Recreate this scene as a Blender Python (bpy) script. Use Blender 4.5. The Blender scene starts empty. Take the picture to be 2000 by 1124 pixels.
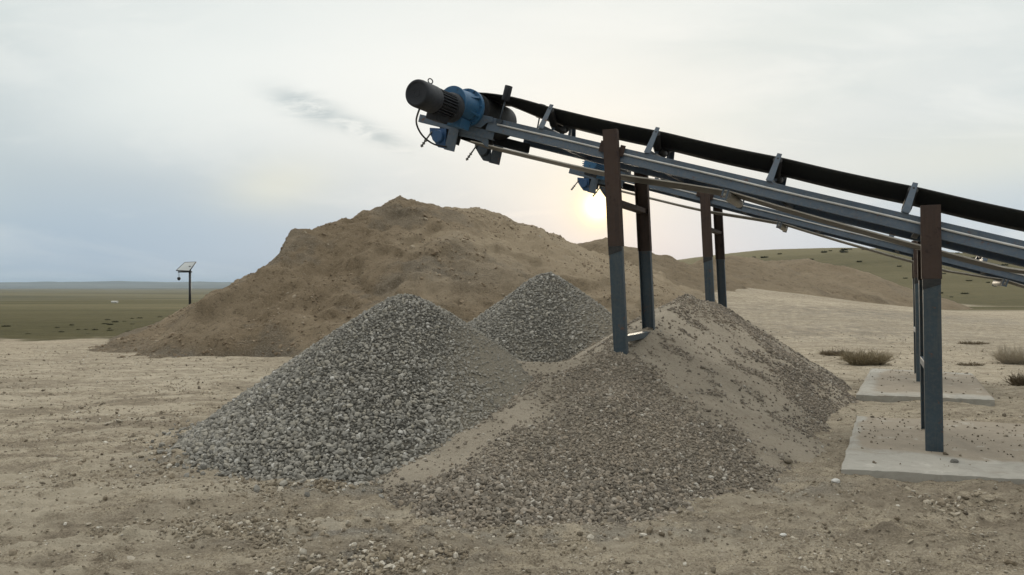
import bpy, math, random
import numpy as np
random.seed(7)
RNG = np.random.default_rng(11)
scene = bpy.context.scene
COL = scene.collection
R = math.radians
FP, CX, CY, EYE = 1480.0, 1000.0, 562.0, 1.6      # lens in photo pixels, principal point, eye height

# ------------------------------------------------------------------ helpers
def at(px, py, Y):
    return np.array([(px - CX) / FP * Y, Y, EYE + (CY - py) / FP * Y])

def tag(o, label=None, cat=None, group=None, kind=None):
    if label: o['label'] = label
    if cat: o['category'] = cat
    if group: o['group'] = group
    if kind: o['kind'] = kind
    return o

def np_mesh(name, verts, faces, mats=(), mat_idx=None, smooth=True, attrs=None, parent=None):
    """faces: list of numpy int arrays (n,k) of equal k each"""
    me = bpy.data.meshes.new(name)
    verts = np.asarray(verts, dtype=np.float32)
    if not isinstance(faces, list): faces = [faces]
    faces = [np.asarray(f, dtype=np.int32) for f in faces if len(f)]
    loops = np.concatenate([f.ravel() for f in faces])
    sizes = np.concatenate([np.full(len(f), f.shape[1], dtype=np.int32) for f in faces])
    starts = np.concatenate([[0], np.cumsum(sizes)[:-1]]).astype(np.int32)
    me.vertices.add(len(verts)); me.vertices.foreach_set('co', verts.ravel())
    me.loops.add(len(loops)); me.loops.foreach_set('vertex_index', loops)
    me.polygons.add(len(sizes)); me.polygons.foreach_set('loop_start', starts)
    try: me.polygons.foreach_set('loop_total', sizes)
    except Exception: pass
    for m in mats: me.materials.append(m)
    if mat_idx is not None: me.polygons.foreach_set('material_index', np.asarray(mat_idx, dtype=np.int32))
    sm = np.full(len(sizes), bool(smooth)) if np.isscalar(smooth) else np.asarray(smooth, dtype=bool)
    me.update(calc_edges=True)
    me.polygons.foreach_set('use_smooth', sm)
    if attrs:
        for k, v in attrs.items():
            a = me.attributes.new(k, 'FLOAT', 'POINT')
            a.data.foreach_set('value', np.asarray(v, dtype=np.float32))
    me.validate()
    o = bpy.data.objects.new(name, me); COL.objects.link(o)
    if parent is not None: o.parent = parent
    return o

# --- gradient noise
_P = np.random.default_rng(3).permutation(4096).astype(np.int64)
_ANG = np.random.default_rng(4).uniform(0, 2 * np.pi, 4096)
_GX, _GY = np.cos(_ANG), np.sin(_ANG)
def pn(x, y, seed=0):
    x = np.asarray(x, dtype=np.float64) + seed * 17.31; y = np.asarray(y, dtype=np.float64) - seed * 9.73
    xi = np.floor(x).astype(np.int64); yi = np.floor(y).astype(np.int64)
    xf = x - xi; yf = y - yi
    def g(ix, iy, dx, dy):
        h = _P[(_P[(ix + seed * 101) & 4095] + iy) & 4095]
        return _GX[h] * dx + _GY[h] * dy
    ux = xf * xf * xf * (xf * (xf * 6 - 15) + 10); uy = yf * yf * yf * (yf * (yf * 6 - 15) + 10)
    a = g(xi, yi, xf, yf); b = g(xi + 1, yi, xf - 1, yf)
    c = g(xi, yi + 1, xf, yf - 1); d = g(xi + 1, yi + 1, xf - 1, yf - 1)
    return ((a + (b - a) * ux) * (1 - uy) + (c + (d - c) * ux) * uy) * 1.5
def fbm(x, y, f=1.0, o=4, seed=0, gain=.5):
    s = 0; amp = 1
    for i in range(o):
        s = s + amp * pn(np.asarray(x) * f, np.asarray(y) * f, seed + i); f *= 2.03; amp *= gain
    return s
def ridged(x, y, f=1.0, o=3, seed=0):
    s = 0; amp = 1
    for i in range(o):
        s = s + amp * (1 - np.abs(pn(np.asarray(x) * f, np.asarray(y) * f, seed + i)) * 1.8); f *= 2.1; amp *= .5
    return s / 1.75
def sst(a, b, x):
    t = np.clip((np.asarray(x, dtype=np.float64) - a) / (b - a), 0, 1); return t * t * (3 - 2 * t)

def ridge_h(x, y, pts, k=.05, rnd=.12):
    """heap surface: crest polyline (x, y, z, slope) with sides at their own angle of repose"""
    hs = []
    pts = np.asarray(pts, dtype=np.float64)
    if len(pts) == 1: pts = np.vstack([pts, pts + np.array([.001, 0, 0, 0])])
    for p, q in zip(pts[:-1], pts[1:]):
        d = q[:2] - p[:2]; L2 = max((d * d).sum(), 1e-9)
        t = np.clip(((x - p[0]) * d[0] + (y - p[1]) * d[1]) / L2, 0, 1)
        dist = np.hypot(x - p[0] - t * d[0], y - p[1] - t * d[1])
        dist = np.sqrt(dist * dist + rnd * rnd) - rnd * .75
        hs.append(p[2] + t * (q[2] - p[2]) - dist * (p[3] + t * (q[3] - p[3])))
    return smax(hs, k)
def smax(hs, k):
    m = np.max(hs, axis=0)
    return m + k * np.log(sum(np.exp((h - m) / k) for h in hs)) - k * math.log(1.6)

# ------------------------------------------------------------------ materials
def new_mat(name):
    m = bpy.data.materials.new(name); m.use_nodes = True
    nt = m.node_tree; b = nt.nodes['Principled BSDF']
    return m, nt, b
def N(nt, t, **kw):
    n = nt.nodes.new(t)
    for k, v in kw.items():
        if k in n.inputs: n.inputs[k].default_value = v
        else: setattr(n, k, v)
    return n
def LK(nt, a, b): nt.links.new(a, b)
def obj_co(nt):
    return N(nt, 'ShaderNodeTexCoord').outputs['Object']
def geo_co(nt):
    return N(nt, 'ShaderNodeNewGeometry').outputs['Position']
def noise(nt, co, scale, detail=4, rough=.55, dist=0, sc3=None):
    if sc3 is not None:
        mp = N(nt, 'ShaderNodeMapping'); mp.inputs['Scale'].default_value = sc3[0]
        if len(sc3) > 1: mp.inputs['Rotation'].default_value = sc3[1]
        LK(nt, co, mp.inputs['Vector']); co = mp.outputs['Vector']
    n = N(nt, 'ShaderNodeTexNoise'); n.inputs['Scale'].default_value = scale
    n.inputs['Detail'].default_value = detail; n.inputs['Roughness'].default_value = rough; n.inputs['Distortion'].default_value = dist
    LK(nt, co, n.inputs['Vector']); return n.outputs['Fac']
def ramp(nt, fac, stops, interp='LINEAR'):
    r = N(nt, 'ShaderNodeValToRGB'); r.color_ramp.interpolation = interp
    el = r.color_ramp.elements
    while len(el) < len(stops): el.new(.5)
    for e, (p, c) in zip(el, stops):
        e.position = p; e.color = (*c, 1) if not np.isscalar(c) else (c, c, c, 1)
    LK(nt, fac, r.inputs['Fac']); return r.outputs['Color']
def mix(nt, fac, a, b, mode='MIX'):
    m = N(nt, 'ShaderNodeMix', data_type='RGBA', blend_type=mode)
    if hasattr(fac, 'links'): LK(nt, fac, m.inputs[0])
    else: m.inputs[0].default_value = fac
    for s, v in ((m.inputs[6], a), (m.inputs[7], b)):
        if hasattr(v, 'links'): LK(nt, v, s)
        else: s.default_value = (*v, 1)
    return m.outputs[2]
def math_(nt, op, a, b=None, clamp=False):
    m = N(nt, 'ShaderNodeMath', operation=op); m.use_clamp = clamp
    for i, v in enumerate((a, b)):
        if v is None: continue
        if hasattr(v, 'links'): LK(nt, v, m.inputs[i])
        else: m.inputs[i].default_value = v
    return m.outputs[0]
def attr(nt, name): return N(nt, 'ShaderNodeAttribute', attribute_name=name).outputs['Fac']
def bump(nt, b, h, dist, strength=1.0, prev=None):
    n = N(nt, 'ShaderNodeBump'); n.inputs['Distance'].default_value = dist; n.inputs['Strength'].default_value = strength
    LK(nt, h, n.inputs['Height'])
    if prev is not None: LK(nt, prev, n.inputs['Normal'])
    LK(nt, n.outputs['Normal'], b.inputs['Normal']); return n.outputs['Normal']

def paint(name, col, rough=.5, worn=(.12, .06, .04), wear=.0, dust=.35, metal=0.0, dustcol=(.25, .22, .17), streak=0.0, streakcol=(.1, .06, .045)):
    m, nt, b = new_mat(name)
    co = geo_co(nt)
    n1 = noise(nt, co, 2.2, 6, .65); n2 = noise(nt, co, 28, 5, .7)
    c = mix(nt, ramp(nt, n1, [(.3, 0), (.7, 1)]), tuple(v * .78 for v in col), tuple(v * 1.18 for v in col))
    d = math_(nt, 'MULTIPLY', ramp(nt, n2, [(.45, 0), (.72, 1)]), dust)
    c = mix(nt, d, c, dustcol)
    if wear > 0:
        n3 = noise(nt, co, 9, 8, .75)
        c = mix(nt, ramp(nt, n3, [(.62 - wear * .2, 0), (.68 - wear * .2, 1)]), c, worn)
    if streak > 0:
        n5 = noise(nt, co, 1.0, 6, .7, .3, ((26, 26, 1.1),))
        c = mix(nt, ramp(nt, n5, [(.50, 0), (.66, streak)]), c, streakcol)
    LK(nt, c, b.inputs['Base Color'])
    LK(nt, ramp(nt, n2, [(.2, max(rough - .12, .05)), (.8, min(rough + .2, 1))]), b.inputs['Roughness'])
    b.inputs['Metallic'].default_value = metal
    bump(nt, b, n2, .002, .4)
    return m

M = {}
M['steel'] = paint('blue_grey_paint', (.080, .114, .158), .42, wear=.14, dust=.28)
M['steel_dark'] = paint('dark_blue_grey_paint', (.026, .04, .058), .5, wear=.1, dust=.12)
M['leg'] = paint('leg_paint', (.036, .060, .080), .5, wear=.16, dust=.16, streak=.5, streakcol=(.10, .10, .09))
M['rust'] = paint('red_brown_primer', (.055, .034, .026), .75, worn=(.028, .016, .014), wear=.3, dust=.2, dustcol=(.09, .058, .042), streak=.6, streakcol=(.03, .02, .018))
M['black'] = paint('black_parts', (.016, .017, .019), .6, dust=.12)
M['motor'] = paint('motor_grey', (.011, .014, .021), .62, dust=.1, dustcol=(.06, .06, .06))
M['blue'] = paint('gearbox_blue', (.020, .108, .235), .5, wear=.2, worn=(.02, .04, .06), dust=.3, dustcol=(.12, .16, .18))
M['bare'] = paint('galvanised', (.58, .58, .57), .5, dust=.2, metal=.0)
M['blue_dark'] = paint('bearing_blue', (.018, .075, .19), .45, wear=.1, worn=(.04, .05, .06), dust=.15)
M['rod'] = paint('thread_steel', (.16, .16, .155), .45, dust=.3, metal=.6)
M['roller'] = paint('dusty_roller', (.30, .29, .27), .5, dust=.4, metal=.0)
M['belt_in'] = paint('belt_rubber_clean', (.013, .014, .013), .7, dust=.10, dustcol=(.05, .047, .04))
M['belt_out'] = paint('belt_rubber_dusty', (.085, .08, .07), .8, dust=.5, dustcol=(.17, .155, .13))
M['belt_edge'] = paint('belt_rubber_edge', (.72, .70, .66), .85, dust=.3, dustcol=(.5, .46, .4))

def conc():
    m, nt, b = new_mat('concrete_with_sand')
    co = geo_co(nt)
    n1 = noise(nt, co, 1.3, 8, .62, .6); n2 = noise(nt, co, 14, 8, .7); n3 = noise(nt, co, 90, 4, .7)
    c = mix(nt, n2, (.31, .296, .262), (.47, .452, .405))
    c = mix(nt, ramp(nt, n3, [(.3, 0), (.8, .6)]), c, (.40, .38, .34))
    sandy = attr(nt, 'sand')
    s = math_(nt, 'ADD', sandy, math_(nt, 'MULTIPLY', math_(nt, 'SUBTRACT', n1, .5), 1.3))
    s = ramp(nt, s, [(.38, 0), (.62, 1)])
    sc = mix(nt, n2, (.25, .21, .158), (.36, .308, .242))
    c = mix(nt, math_(nt, 'MULTIPLY', s, .92), c, sc)
    n7 = noise(nt, co, 3.5, 8, .72, .8)
    c = mix(nt, ramp(nt, n7, [(.50, 0), (.66, .45)]), c, (.20, .175, .14))
    c = mix(nt, ramp(nt, n7, [(.34, .5), (.42, 0)]), c, (.56, .54, .49))
    LK(nt, c, b.inputs['Base Color']); b.inputs['Roughness'].default_value = .95
    h = math_(nt, 'ADD', math_(nt, 'MULTIPLY', n2, .7), math_(nt, 'MULTIPLY', n3, .3))
    bump(nt, b, h, .012, .7)
    return m
M['concrete'] = conc()

def ground_mat():
    m, nt, b = new_mat('yard_dirt_and_grass')
    co = geo_co(nt)
    rot = (0, 0, R(-14))
    big = noise(nt, co, .35, 6, .6, .3)
    mid = noise(nt, co, 1.7, 8, .66, .5, ((.34, 1.5, 1), rot))
    fine = noise(nt, co, 9, 8, .72, .2, ((.7, 1.15, 1), rot))
    grit = noise(nt, co, 70, 5, .75)
    c = mix(nt, ramp(nt, mid, [(.36, 0), (.62, 1)]), (.32, .268, .195), (.57, .492, .378))
    c = mix(nt, ramp(nt, big, [(.35, .45), (.62, 0)]), c, (.22, .185, .135))
    c = mix(nt, ramp(nt, fine, [(.50, 0), (.64, .6)]), c, (.62, .53, .39))
    c = mix(nt, ramp(nt, fine, [(.36, .8), (.47, 0)]), c, (.15, .118, .08))
    c = mix(nt, ramp(nt, grit, [(.38, .75), (.48, 0)]), c, (.12, .10, .076))
    c = mix(nt, ramp(nt, grit, [(.53, 0), (.64, .6)]), c, (.62, .56, .46))
    # damp, disturbed soil, shade painted into rut troughs, and gravelly spill
    dk = attr(nt, 'dark')
    c = mix(nt, math_(nt, 'MULTIPLY', dk, .6), c, mix(nt, fine, (.15, .122, .09), (.28, .235, .18)))
    gv = attr(nt, 'gravel')
    gcol = ramp(nt, grit, [(.36, (.07, .07, .066)), (.5, (.20, .19, .17)), (.64, (.46, .44, .40))])
    c = mix(nt, math_(nt, 'MULTIPLY', gv, .7), c, gcol)
    pl = attr(nt, 'pale')
    c = mix(nt, math_(nt, 'MULTIPLY', pl, .75), c, mix(nt, fine, (.41, .35, .26), (.68, .61, .49)))
    # grass plain
    ga = attr(nt, 'grass')
    g1 = noise(nt, co, .02, 6, .6, .5, ((.35, 1.6, 1),)); g2 = noise(nt, co, .9, 8, .7); g3 = noise(nt, co, .0035, 5, .55, .4, ((.4, 2.2, 1),))
    gc = mix(nt, ramp(nt, g2, [(.3, 0), (.7, 1)]), (.058, .058, .025), (.125, .118, .058))
    gc = mix(nt, ramp(nt, g1, [(.42, 0), (.62, .6)]), gc, (.165, .15, .085))
    gc = mix(nt, ramp(nt, g3, [(.47, 0), (.56, .55)]), gc, (.25, .23, .15))
    gc = mix(nt, ramp(nt, g2, [(.24, .8), (.4, 0)]), gc, (.03, .034, .014))
    c = mix(nt, ga, c, mix(nt, 1.0, gc, (.74, .70, .58), 'MULTIPLY'))
    LK(nt, c, b.inputs['Base Color']); b.inputs['Roughness'].default_value = .97
    b.inputs['Specular IOR Level'].default_value = .15
    h = math_(nt, 'ADD', math_(nt, 'MULTIPLY', fine, .7), math_(nt, 'MULTIPLY', grit, .3))
    bump(nt, b, h, .075, 1.0)
    return m
M['ground'] = ground_mat()

def sand_mat(name, c0, c1, pale, scale=1.0, dark=(.09, .066, .042)):
    m, nt, b = new_mat(name)
    co = geo_co(nt)
    big = noise(nt, co, .22 * scale, 6, .6, .5); mid = noise(nt, co, 1.1 * scale, 8, .65, .3)
    fine = noise(nt, co, 7 * scale, 8, .75); grit = noise(nt, co, 30 * scale, 5, .8)
    c = mix(nt, ramp(nt, mid, [(.3, 0), (.7, 1)]), c0, c1)
    c = mix(nt, ramp(nt, big, [(.42, 0), (.66, .55)]), c, pale)
    c = mix(nt, ramp(nt, fine, [(.36, .75), (.48, 0)]), c, dark)
    c = mix(nt, ramp(nt, grit, [(.53, 0), (.65, .6)]), c, tuple(v * 1.35 for v in pale))
    c = mix(nt, math_(nt, 'MULTIPLY', attr(nt, 'gravel'), .75), c, ramp(nt, grit, [(.37, (.06, .055, .045)), (.5, (.17, .15, .12)), (.64, (.34, .31, .26))]))
    c = mix(nt, math_(nt, 'MULTIPLY', attr(nt, 'pale'), .7), c, tuple(v * 1.25 for v in pale))
    LK(nt, c, b.inputs['Base Color']); b.inputs['Roughness'].default_value = .97
    b.inputs['Specular IOR Level'].default_value = .15
    h = math_(nt, 'ADD', math_(nt, 'MULTIPLY', fine, .7), math_(nt, 'MULTIPLY', grit, .35))
    bump(nt, b, h, .16 / scale, 1.0)
    return m
M['mound'] = sand_mat('brown_sand', (.212, .162, .104), (.31, .244, .166), (.365, .298, .212))
M['mound_far'] = sand_mat('far_brown_sand', (.20, .153, .098), (.285, .222, .148), (.325, .264, .186), .5)
M['pile_sand'] = sand_mat('pale_drift_sand', (.325, .28, .22), (.42, .365, .29), (.47, .415, .335), 3.0, (.17, .135, .095))
M['grit_grey'] = sand_mat('grey_grit', (.10, .097, .086), (.16, .153, .135), (.27, .243, .195), 3.0, (.03, .03, .028))

def stone_mat(name, stops, dust=(.3, .26, .2), dustamt=.3):
    m, nt, b = new_mat(name)
    co = geo_co(nt)
    c = ramp(nt, attr(nt, 'rnd'), stops)
    n = noise(nt, co, 60, 5, .7)
    c = mix(nt, ramp(nt, n, [(.35, 0), (.75, dustamt)]), c, dust)
    c = mix(nt, attr(nt, 'dusty'), c, dust)
    LK(nt, c, b.inputs['Base Color']); b.inputs['Roughness'].default_value = .85
    bump(nt, b, n, .006, .6)
    return m
M['stone_grey'] = stone_mat('grey_gravel', [(0, (.085, .083, .075)), (.3, (.185, .179, .162)), (.6, (.275, .266, .24)), (.8, (.335, .31, .255)), (.95, (.39, .38, .35)), (1, (.58, .57, .54))], (.32, .30, .26), .35)
M['stone_brown'] = stone_mat('mixed_gravel', [(0, (.055, .05, .043)), (.3, (.125, .112, .092)), (.6, (.20, .177, .145)), (.78, (.27, .222, .17)), (.94, (.36, .33, .285)), (1, (.55, .53, .48))], (.32, .27, .21), .3)
M['stone_mound'] = stone_mat('sand_clods', [(0, (.12, .086, .052)), (.5, (.23, .175, .113)), (.9, (.31, .25, .175)), (1, (.42, .37, .29))], (.26, .2, .135), .4)
M['stone_ground'] = stone_mat('yard_stones', [(0, (.07, .06, .048)), (.35, (.16, .135, .10)), (.65, (.27, .235, .18)), (.86, (.42, .385, .315)), (1, (.75, .72, .65))], (.33, .27, .19), .4)

def plain_mat(name, col, var=.3, rough=.9, sc=6):
    m, nt, b = new_mat(name)
    n = noise(nt, geo_co(nt), sc, 5, .7)
    LK(nt, mix(nt, n, tuple(v * (1 - var) for v in col), tuple(v * (1 + var) for v in col)), b.inputs['Base Color'])
    b.inputs['Roughness'].default_value = rough
    return m
M['twig'] = plain_mat('dry_twigs', (.16, .125, .078), .5)
M['twig_pale'] = plain_mat('pale_dry_twigs', (.42, .37, .29), .3)
M['leafy'] = plain_mat('dull_leaves', (.27, .225, .145), .5)
M['tuft'] = plain_mat('dark_tuft', (.045, .047, .022), .5)
M['panel'] = plain_mat('panel_back', (.42, .45, .46), .1, .35, 30)
M['pole'] = plain_mat('pole_black', (.02, .022, .026), .2, .5)
M['white'] = plain_mat('white_paint', (.6, .59, .56), .2, .8)

# ------------------------------------------------------------------ heap definitions (metres)
GREY = [(-1.17, 8.45, 1.575, .70)]
REAR = [(.64, 13.7, 1.90, .76)]
FRONT_CREST = [(-1.1, 5.75, -.05, .28), (-.84, 6.15, .14, .32), (-.45, 6.7, .33, .34), (-.1, 7.05, .43, .36), (.42, 7.7, .70, .42),
               (1.0, 8.25, .92, .50), (1.25, 8.55, .94, .52), (1.72, 9.6, 1.15, .56), (2.25, 10.9, 1.40, .62), (2.68, 11.6, 1.51, .64), (3.45, 13.2, 1.38, .64), (4.0, 14.2, 1.2, .64)]
FRONT_SPURS = [[(1.15, 8.4, .92, .52), (.92, 7.2, .66, .46), (.72, 5.75, .22, .38)], [(.2, 7.4, .56, .42), (-.22, 5.75, .22, .34)]]
FRONT_SADDLE = [(-.45, 8.35, .86, .60), (.0, 8.35, .83, .56), (.28, 8.35, .81, .56), (.57, 8.37, .82, .56), (.87, 8.42, .89, .5), (1.2, 8.55, .92, .4)]
def h_grey(x, y): return ridge_h(x, y, GREY, .04, .22) + .03 * fbm(x, y, .9, 3, 5) 
def h_rear(x, y): return ridge_h(x, y, REAR, .04, .2) + .03 * fbm(x, y, .9, 3, 8)
def h_front(x, y):
    h = smax([ridge_h(x, y, FRONT_CREST, .04, .10), ridge_h(x, y, FRONT_SADDLE, .04, .06)] + [ridge_h(x, y, p_, .04, .15) for p_ in FRONT_SPURS], .03)
    return h + .035 * fbm(x, y, .8, 4, 15) - .01

def apron(x, y):
    a = 2.05 * np.exp(-((x - 6.0) / 13.0) ** 2) * sst(15, 42, y) * sst(-9, 2, x)
    return a * (1 - sst(60, 90, y))

def ground_h(x, y):
    r = np.hypot(x, y)
    near = 1 - sst(25, 70, r)
    h = .035 * fbm(x, y, .28, 3, 21) * near
    # shallow wheel ruts and scraped ridges running gently up to the right
    ca, sa = math.cos(R(13)), math.sin(R(13))
    p, q = x * ca + y * sa, -x * sa + y * ca
    rut = ridged(p * .22, q * 1.5, 1.0, 3, 31) * .5 + fbm(p * .5, q * 2.6, 1.3, 3, 33) * .45
    h = h + .062 * rut * (1 - sst(9, 30, r)) * sst(1.5, 3, r) * (.35 + .65 * sst(1.0, -1.5, x))
    clod = np.maximum(fbm(x, y, 5.5, 3, 41) - .18, 0)
    h = h + .045 * clod * (1 - sst(7, 16, r)) * (.35 + .9 * sst(-.1, .5, fbm(x, y, .7, 2, 44)))
    h = h + .016 * fbm(x, y, 9, 3, 47, .6) * (1 - sst(7, 14, r)) + .03 * fbm(x, y, 1.7, 3, 48) * (1 - sst(10, 25, r))
    h = h + apron(x, y)
    # loose drifts against the slabs
    bl = lambda cx, cy, rx, ry: np.exp(-((x - cx) / rx) ** 2 - ((y - cy) / ry) ** 2)
    h = h + (.055 * bl(4.3, 5.75, .8, .30) + .05 * bl(5.7, 9.9, .8, .5) + .05 * bl(2.75, 7.6, .5, .9) + .035 * bl(3.1, 6.0, .35, .25)) * (1 + .5 * fbm(x, y, 3, 3, 58))
    # plain to the left falls away a little and rolls
    left = sst(20, 45, y - .15 * x)
    lf = left * sst(8, -10, x)
    h = h - .7 * lf * sst(20, 90, y)
    far = sst(90, 400, r)
    h = h + far * (-2.2 + 1.8 * fbm(x * .5, y, .0035, 3, 51))
    return h

def grassmask(x, y):
    edge = 23.5 + .8 * fbm(x, y, .25, 3, 61) + np.where(x < -7, 0, (x + 7) * 1.5)
    g = sst(-1.0, 1.2, y - edge + fbm(x, y, .9, 3, 63) * 1.3)
    g = np.where(x > 14, sst(-3, 4, y - 51 - 2 * fbm(x, y, .1, 3, 65)), g)
    behind = sst(-60, -80, y)
    return np.clip(np.maximum(g, behind), 0, 1)

# ------------------------------------------------------------------ ground (one sheet to the horizon)
def build_ground():
    fr = np.radians(np.arange(-44, 44.01, .14))
    rest = np.radians(np.arange(47, 314, 3.0))
    ang = np.concatenate([fr, rest])
    rr = np.concatenate([np.geomspace(.4, 2.6, 12)[:-1], np.geomspace(2.6, 60, 760)[:-1], np.geomspace(60, 9000, 110)])
    A, Rr = np.meshgrid(ang, rr)
    X = Rr * np.sin(A); Y = Rr * np.cos(A)
    Z = ground_h(X, Y)
    nr, na = X.shape
    V = np.stack([X.ravel(), Y.ravel(), Z.ravel()], 1)
    i = np.arange(nr - 1)[:, None] * na; j = np.arange(na)[None, :]; j2 = (j + 1) % na
    Fq = np.stack([(i + j), (i + j2), (i + na + j2), (i + na + j)], -1).reshape(-1, 4)[:, ::-1]
    V = np.vstack([V, [[0, 0, 0]]])
    c = len(V) - 1
    Ft = np.stack([np.full(na, c), np.arange(na), (np.arange(na) + 1) % na], 1)[:, ::-1]
    x, y = V[:, 0], V[:, 1]
    g = grassmask(x, y)
    def blob(cx, cy, rx, ry, rot=0):
        ca, sa = math.cos(rot), math.sin(rot)
        dx, dy = x - cx, y - cy
        return np.exp(-(((dx * ca + dy * sa) / rx) ** 2 + ((-dx * sa + dy * ca) / ry) ** 2))
    nz = fbm(x, y, 1.6, 4, 71)
    nz2 = fbm(x, y, 4.5, 3, 73)
    ca, sa = math.cos(R(13)), math.sin(R(13))
    p_, q_ = x * ca + y * sa, -x * sa + y * ca
    rut = (ridged(p_ * .22, q_ * 1.5, 1.0, 3, 31) - .55) * 1.6 + fbm(p_ * .5, q_ * 2.6, 1.3, 3, 33) * .6     # the same ruts as in ground_h
    rutw = (1 - sst(10, 26, np.hypot(x, y))) * (.3 + .7 * sst(1.0, -1.5, x))
    dark = np.clip(1.6 * blob(3.2, 5.45, 1.9, .6) + .9 * blob(.2, 4.7, 1.2, .35) + .7 * blob(3.6, 8, .5, 1.2, -.4) + .5 * blob(-1.5, 4.6, 1.2, .3)
                   + .7 * blob(-4.2, 8.8, 1.3, .5) + .5 * blob(-3, 13, 3, 1) + .55 * blob(2, 17, 3, 1.5) + .7 * blob(8, 22, 5, 1.3, .1) + .7 * blob(12, 28, 6, 1.6, .1) + .5 * blob(9, 37, 5, 2.5), 0, 1)
    dark = np.clip(dark * sst(-.5, .35, nz + .4 * nz2) * 1.2, 0, 1)
    dark = np.clip(dark + .75 * rutw * sst(-.05, -.5, rut + .3 * nz2), 0, 1)  # rut troughs coloured darker: painted shade that strengthens the relief
    gravel = np.clip(1.1 * blob(-1.45, 5.05, .75, .28, .1) + 1.2 * blob(-.7, 4.4, .5, .18, .1) + 1.2 * blob(-1.5, 6.0, 1.2, .22) + .9 * blob(-3.2, 7.1, .35, .5) + .9 * blob(.4, 4.95, 1.3, .2)
                     + .8 * blob(2.2, 6.1, .5, .3) + .4 * blob(10, 22, 6, 3) + .6 * blob(16, 27, 8, 2), 0, 1)
    gravel = np.clip(gravel * sst(-.45, .3, nz2 + .3 * nz) * 1.2, 0, 1)
    pale = np.clip(.9 * blob(-3.6, 5.6, 1.6, .8, .2) + 1.1 * blob(2.0, 5.6, .6, .3) + .8 * blob(1.0, 4.75, 1.6, .15) + 1.0 * blob(4.9, 14, 2.2, 2.4) + .6 * blob(9, 14, 4, 2.5) + .7 * blob(6, 11, 1.2, .6)
                   + .6 * blob(-3, 4.4, 1.2, .25, .2) + .0 * blob(8.5, 34, 9, 9) + .5 * blob(-6, 14, 4, 2) + .9 * blob(4.0, 8.5, .35, 1.5, -.4), 0, 1)
    pale = np.clip(pale * sst(-.6, .35, nz + .5 * nz2) * 1.2, 0, 1)
    pale = np.clip(pale * .8 + .8 * rutw * sst(.0, .5, rut + .35 * nz2) + .55 * blob(-4.2, 5.4, 2.2, 1.0) * sst(-.3, .3, nz + .4 * rut), 0, 1)  # pale soil patches, plus rut tops painted lighter as if catching light
    o = np_mesh('ground', V, [Fq, Ft], [M['ground']], attrs={'grass': g, 'dark': dark, 'gravel': gravel, 'pale': pale})
    tag(o, kind='structure')
    return o
build_ground()

# far hill on the right and the low blue range on the horizon
def grid_mesh(name, x0, x1, y0, y1, step, hf, mats, keep=None, attrs=None, stepy=None):
    xs = np.arange(x0, x1 + step, step); ys = np.arange(y0, y1 + (stepy or step), stepy or step)
    X, Y = np.meshgrid(xs, ys); Z = hf(X, Y)
    ny, nx = X.shape
    idx = np.arange(ny * nx).reshape(ny, nx)
    F = np.stack([idx[:-1, :-1], idx[:-1, 1:], idx[1:, 1:], idx[1:, :-1]], -1).reshape(-1, 4)
    V = np.stack([X.ravel(), Y.ravel(), Z.ravel()], 1)
    if keep is not None:
        k = keep(X, Y, Z).ravel()
        F = F[k[F].any(1)]
        used = np.zeros(len(V), bool); used[F.ravel()] = True
        mp = np.cumsum(used) - 1; V = V[used]; F = mp[F]
    at_ = {k: f(V[:, 0], V[:, 1], V[:, 2]) for k, f in (attrs or {}).items()}
    return V, F, at_

def h_hill(x, y):
    e = sst(50, 175, y + .05 * (x - 40))
    prof = 8.9 * np.exp(-((x - 62) / 55.0) ** 2) + 3.0 * np.exp(-((x - 120) / 70.0) ** 2)
    return e * prof * (1 - .8 * sst(190, 420, y)) + .25 * fbm(x, y, .03, 3, 81) * e + .05 * fbm(x, y, .5, 3, 83) * e - .25
V, F, A_ = grid_mesh('hill', 5, 260, 48, 420, 1.1, h_hill, None, keep=lambda X, Y, Z: Z > ground_h(X, Y) - .4, attrs={'grass': lambda x, y, z: .95 * sst(-.25, .30, (x - 30) / 22 + (y - 60) / 90 + .8 * fbm(x, y, .06, 4, 85)), 'pale': lambda x, y, z: .45 + 0 * x})
tag(np_mesh('hill', V, F, [M['ground']], attrs=A_), kind='structure')

def h_dist(x, y):
    b = np.exp(-((y - 5200 - .08 * x) / 700.0) ** 2)
    return b * (38 + 15 * fbm(x, y, .0011, 4, 91) + 4 * fbm(x, y, .006, 2, 95)) - 3
V, F, A_ = grid_mesh('distant_hills', -6500, 6500, 3900, 6600, 40, h_dist, None, attrs={'grass': lambda x, y, z: 1 + 0 * x}, stepy=90)
tag(np_mesh('distant_hills', V, F, [M['ground']], attrs=A_), kind='structure')

# ------------------------------------------------------------------ sand mounds
MAIN = [(-10.9, 20.2, .05, .5), (-9.9, 21, .52, .5), (-9.15, 21.5, 1.08, .5), (-8.2, 22, 1.72, .52), (-7.25, 22.6, 2.3, .55), (-6.7, 23, 3.42, .60), (-6.1, 23.5, 3.48, .58), (-4.97, 24.5, 3.97, .56), (-4.2, 25.3, 4.45, .56),
        (-3.69, 26, 4.78, .56), (-2.75, 26.8, 4.6, .54), (-2.3, 27.4, 4.48, .52)]
MAIN2 = [(-2.3, 27.6, 4.62, .5), (-1.37, 29, 4.70, .48), (-.7, 29.8, 4.58, .46), (0, 31, 4.25, .44), (1.2, 32.2, 3.96, .42), (2.26, 33.5, 3.75, .40)]
SPUR = [(-3.6, 25.9, 4.7, .5), (-2.2, 23.2, 3.25, .48), (-.9, 21.2, 1.9, .46), (.2, 19.4, .8, .45)]
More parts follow.
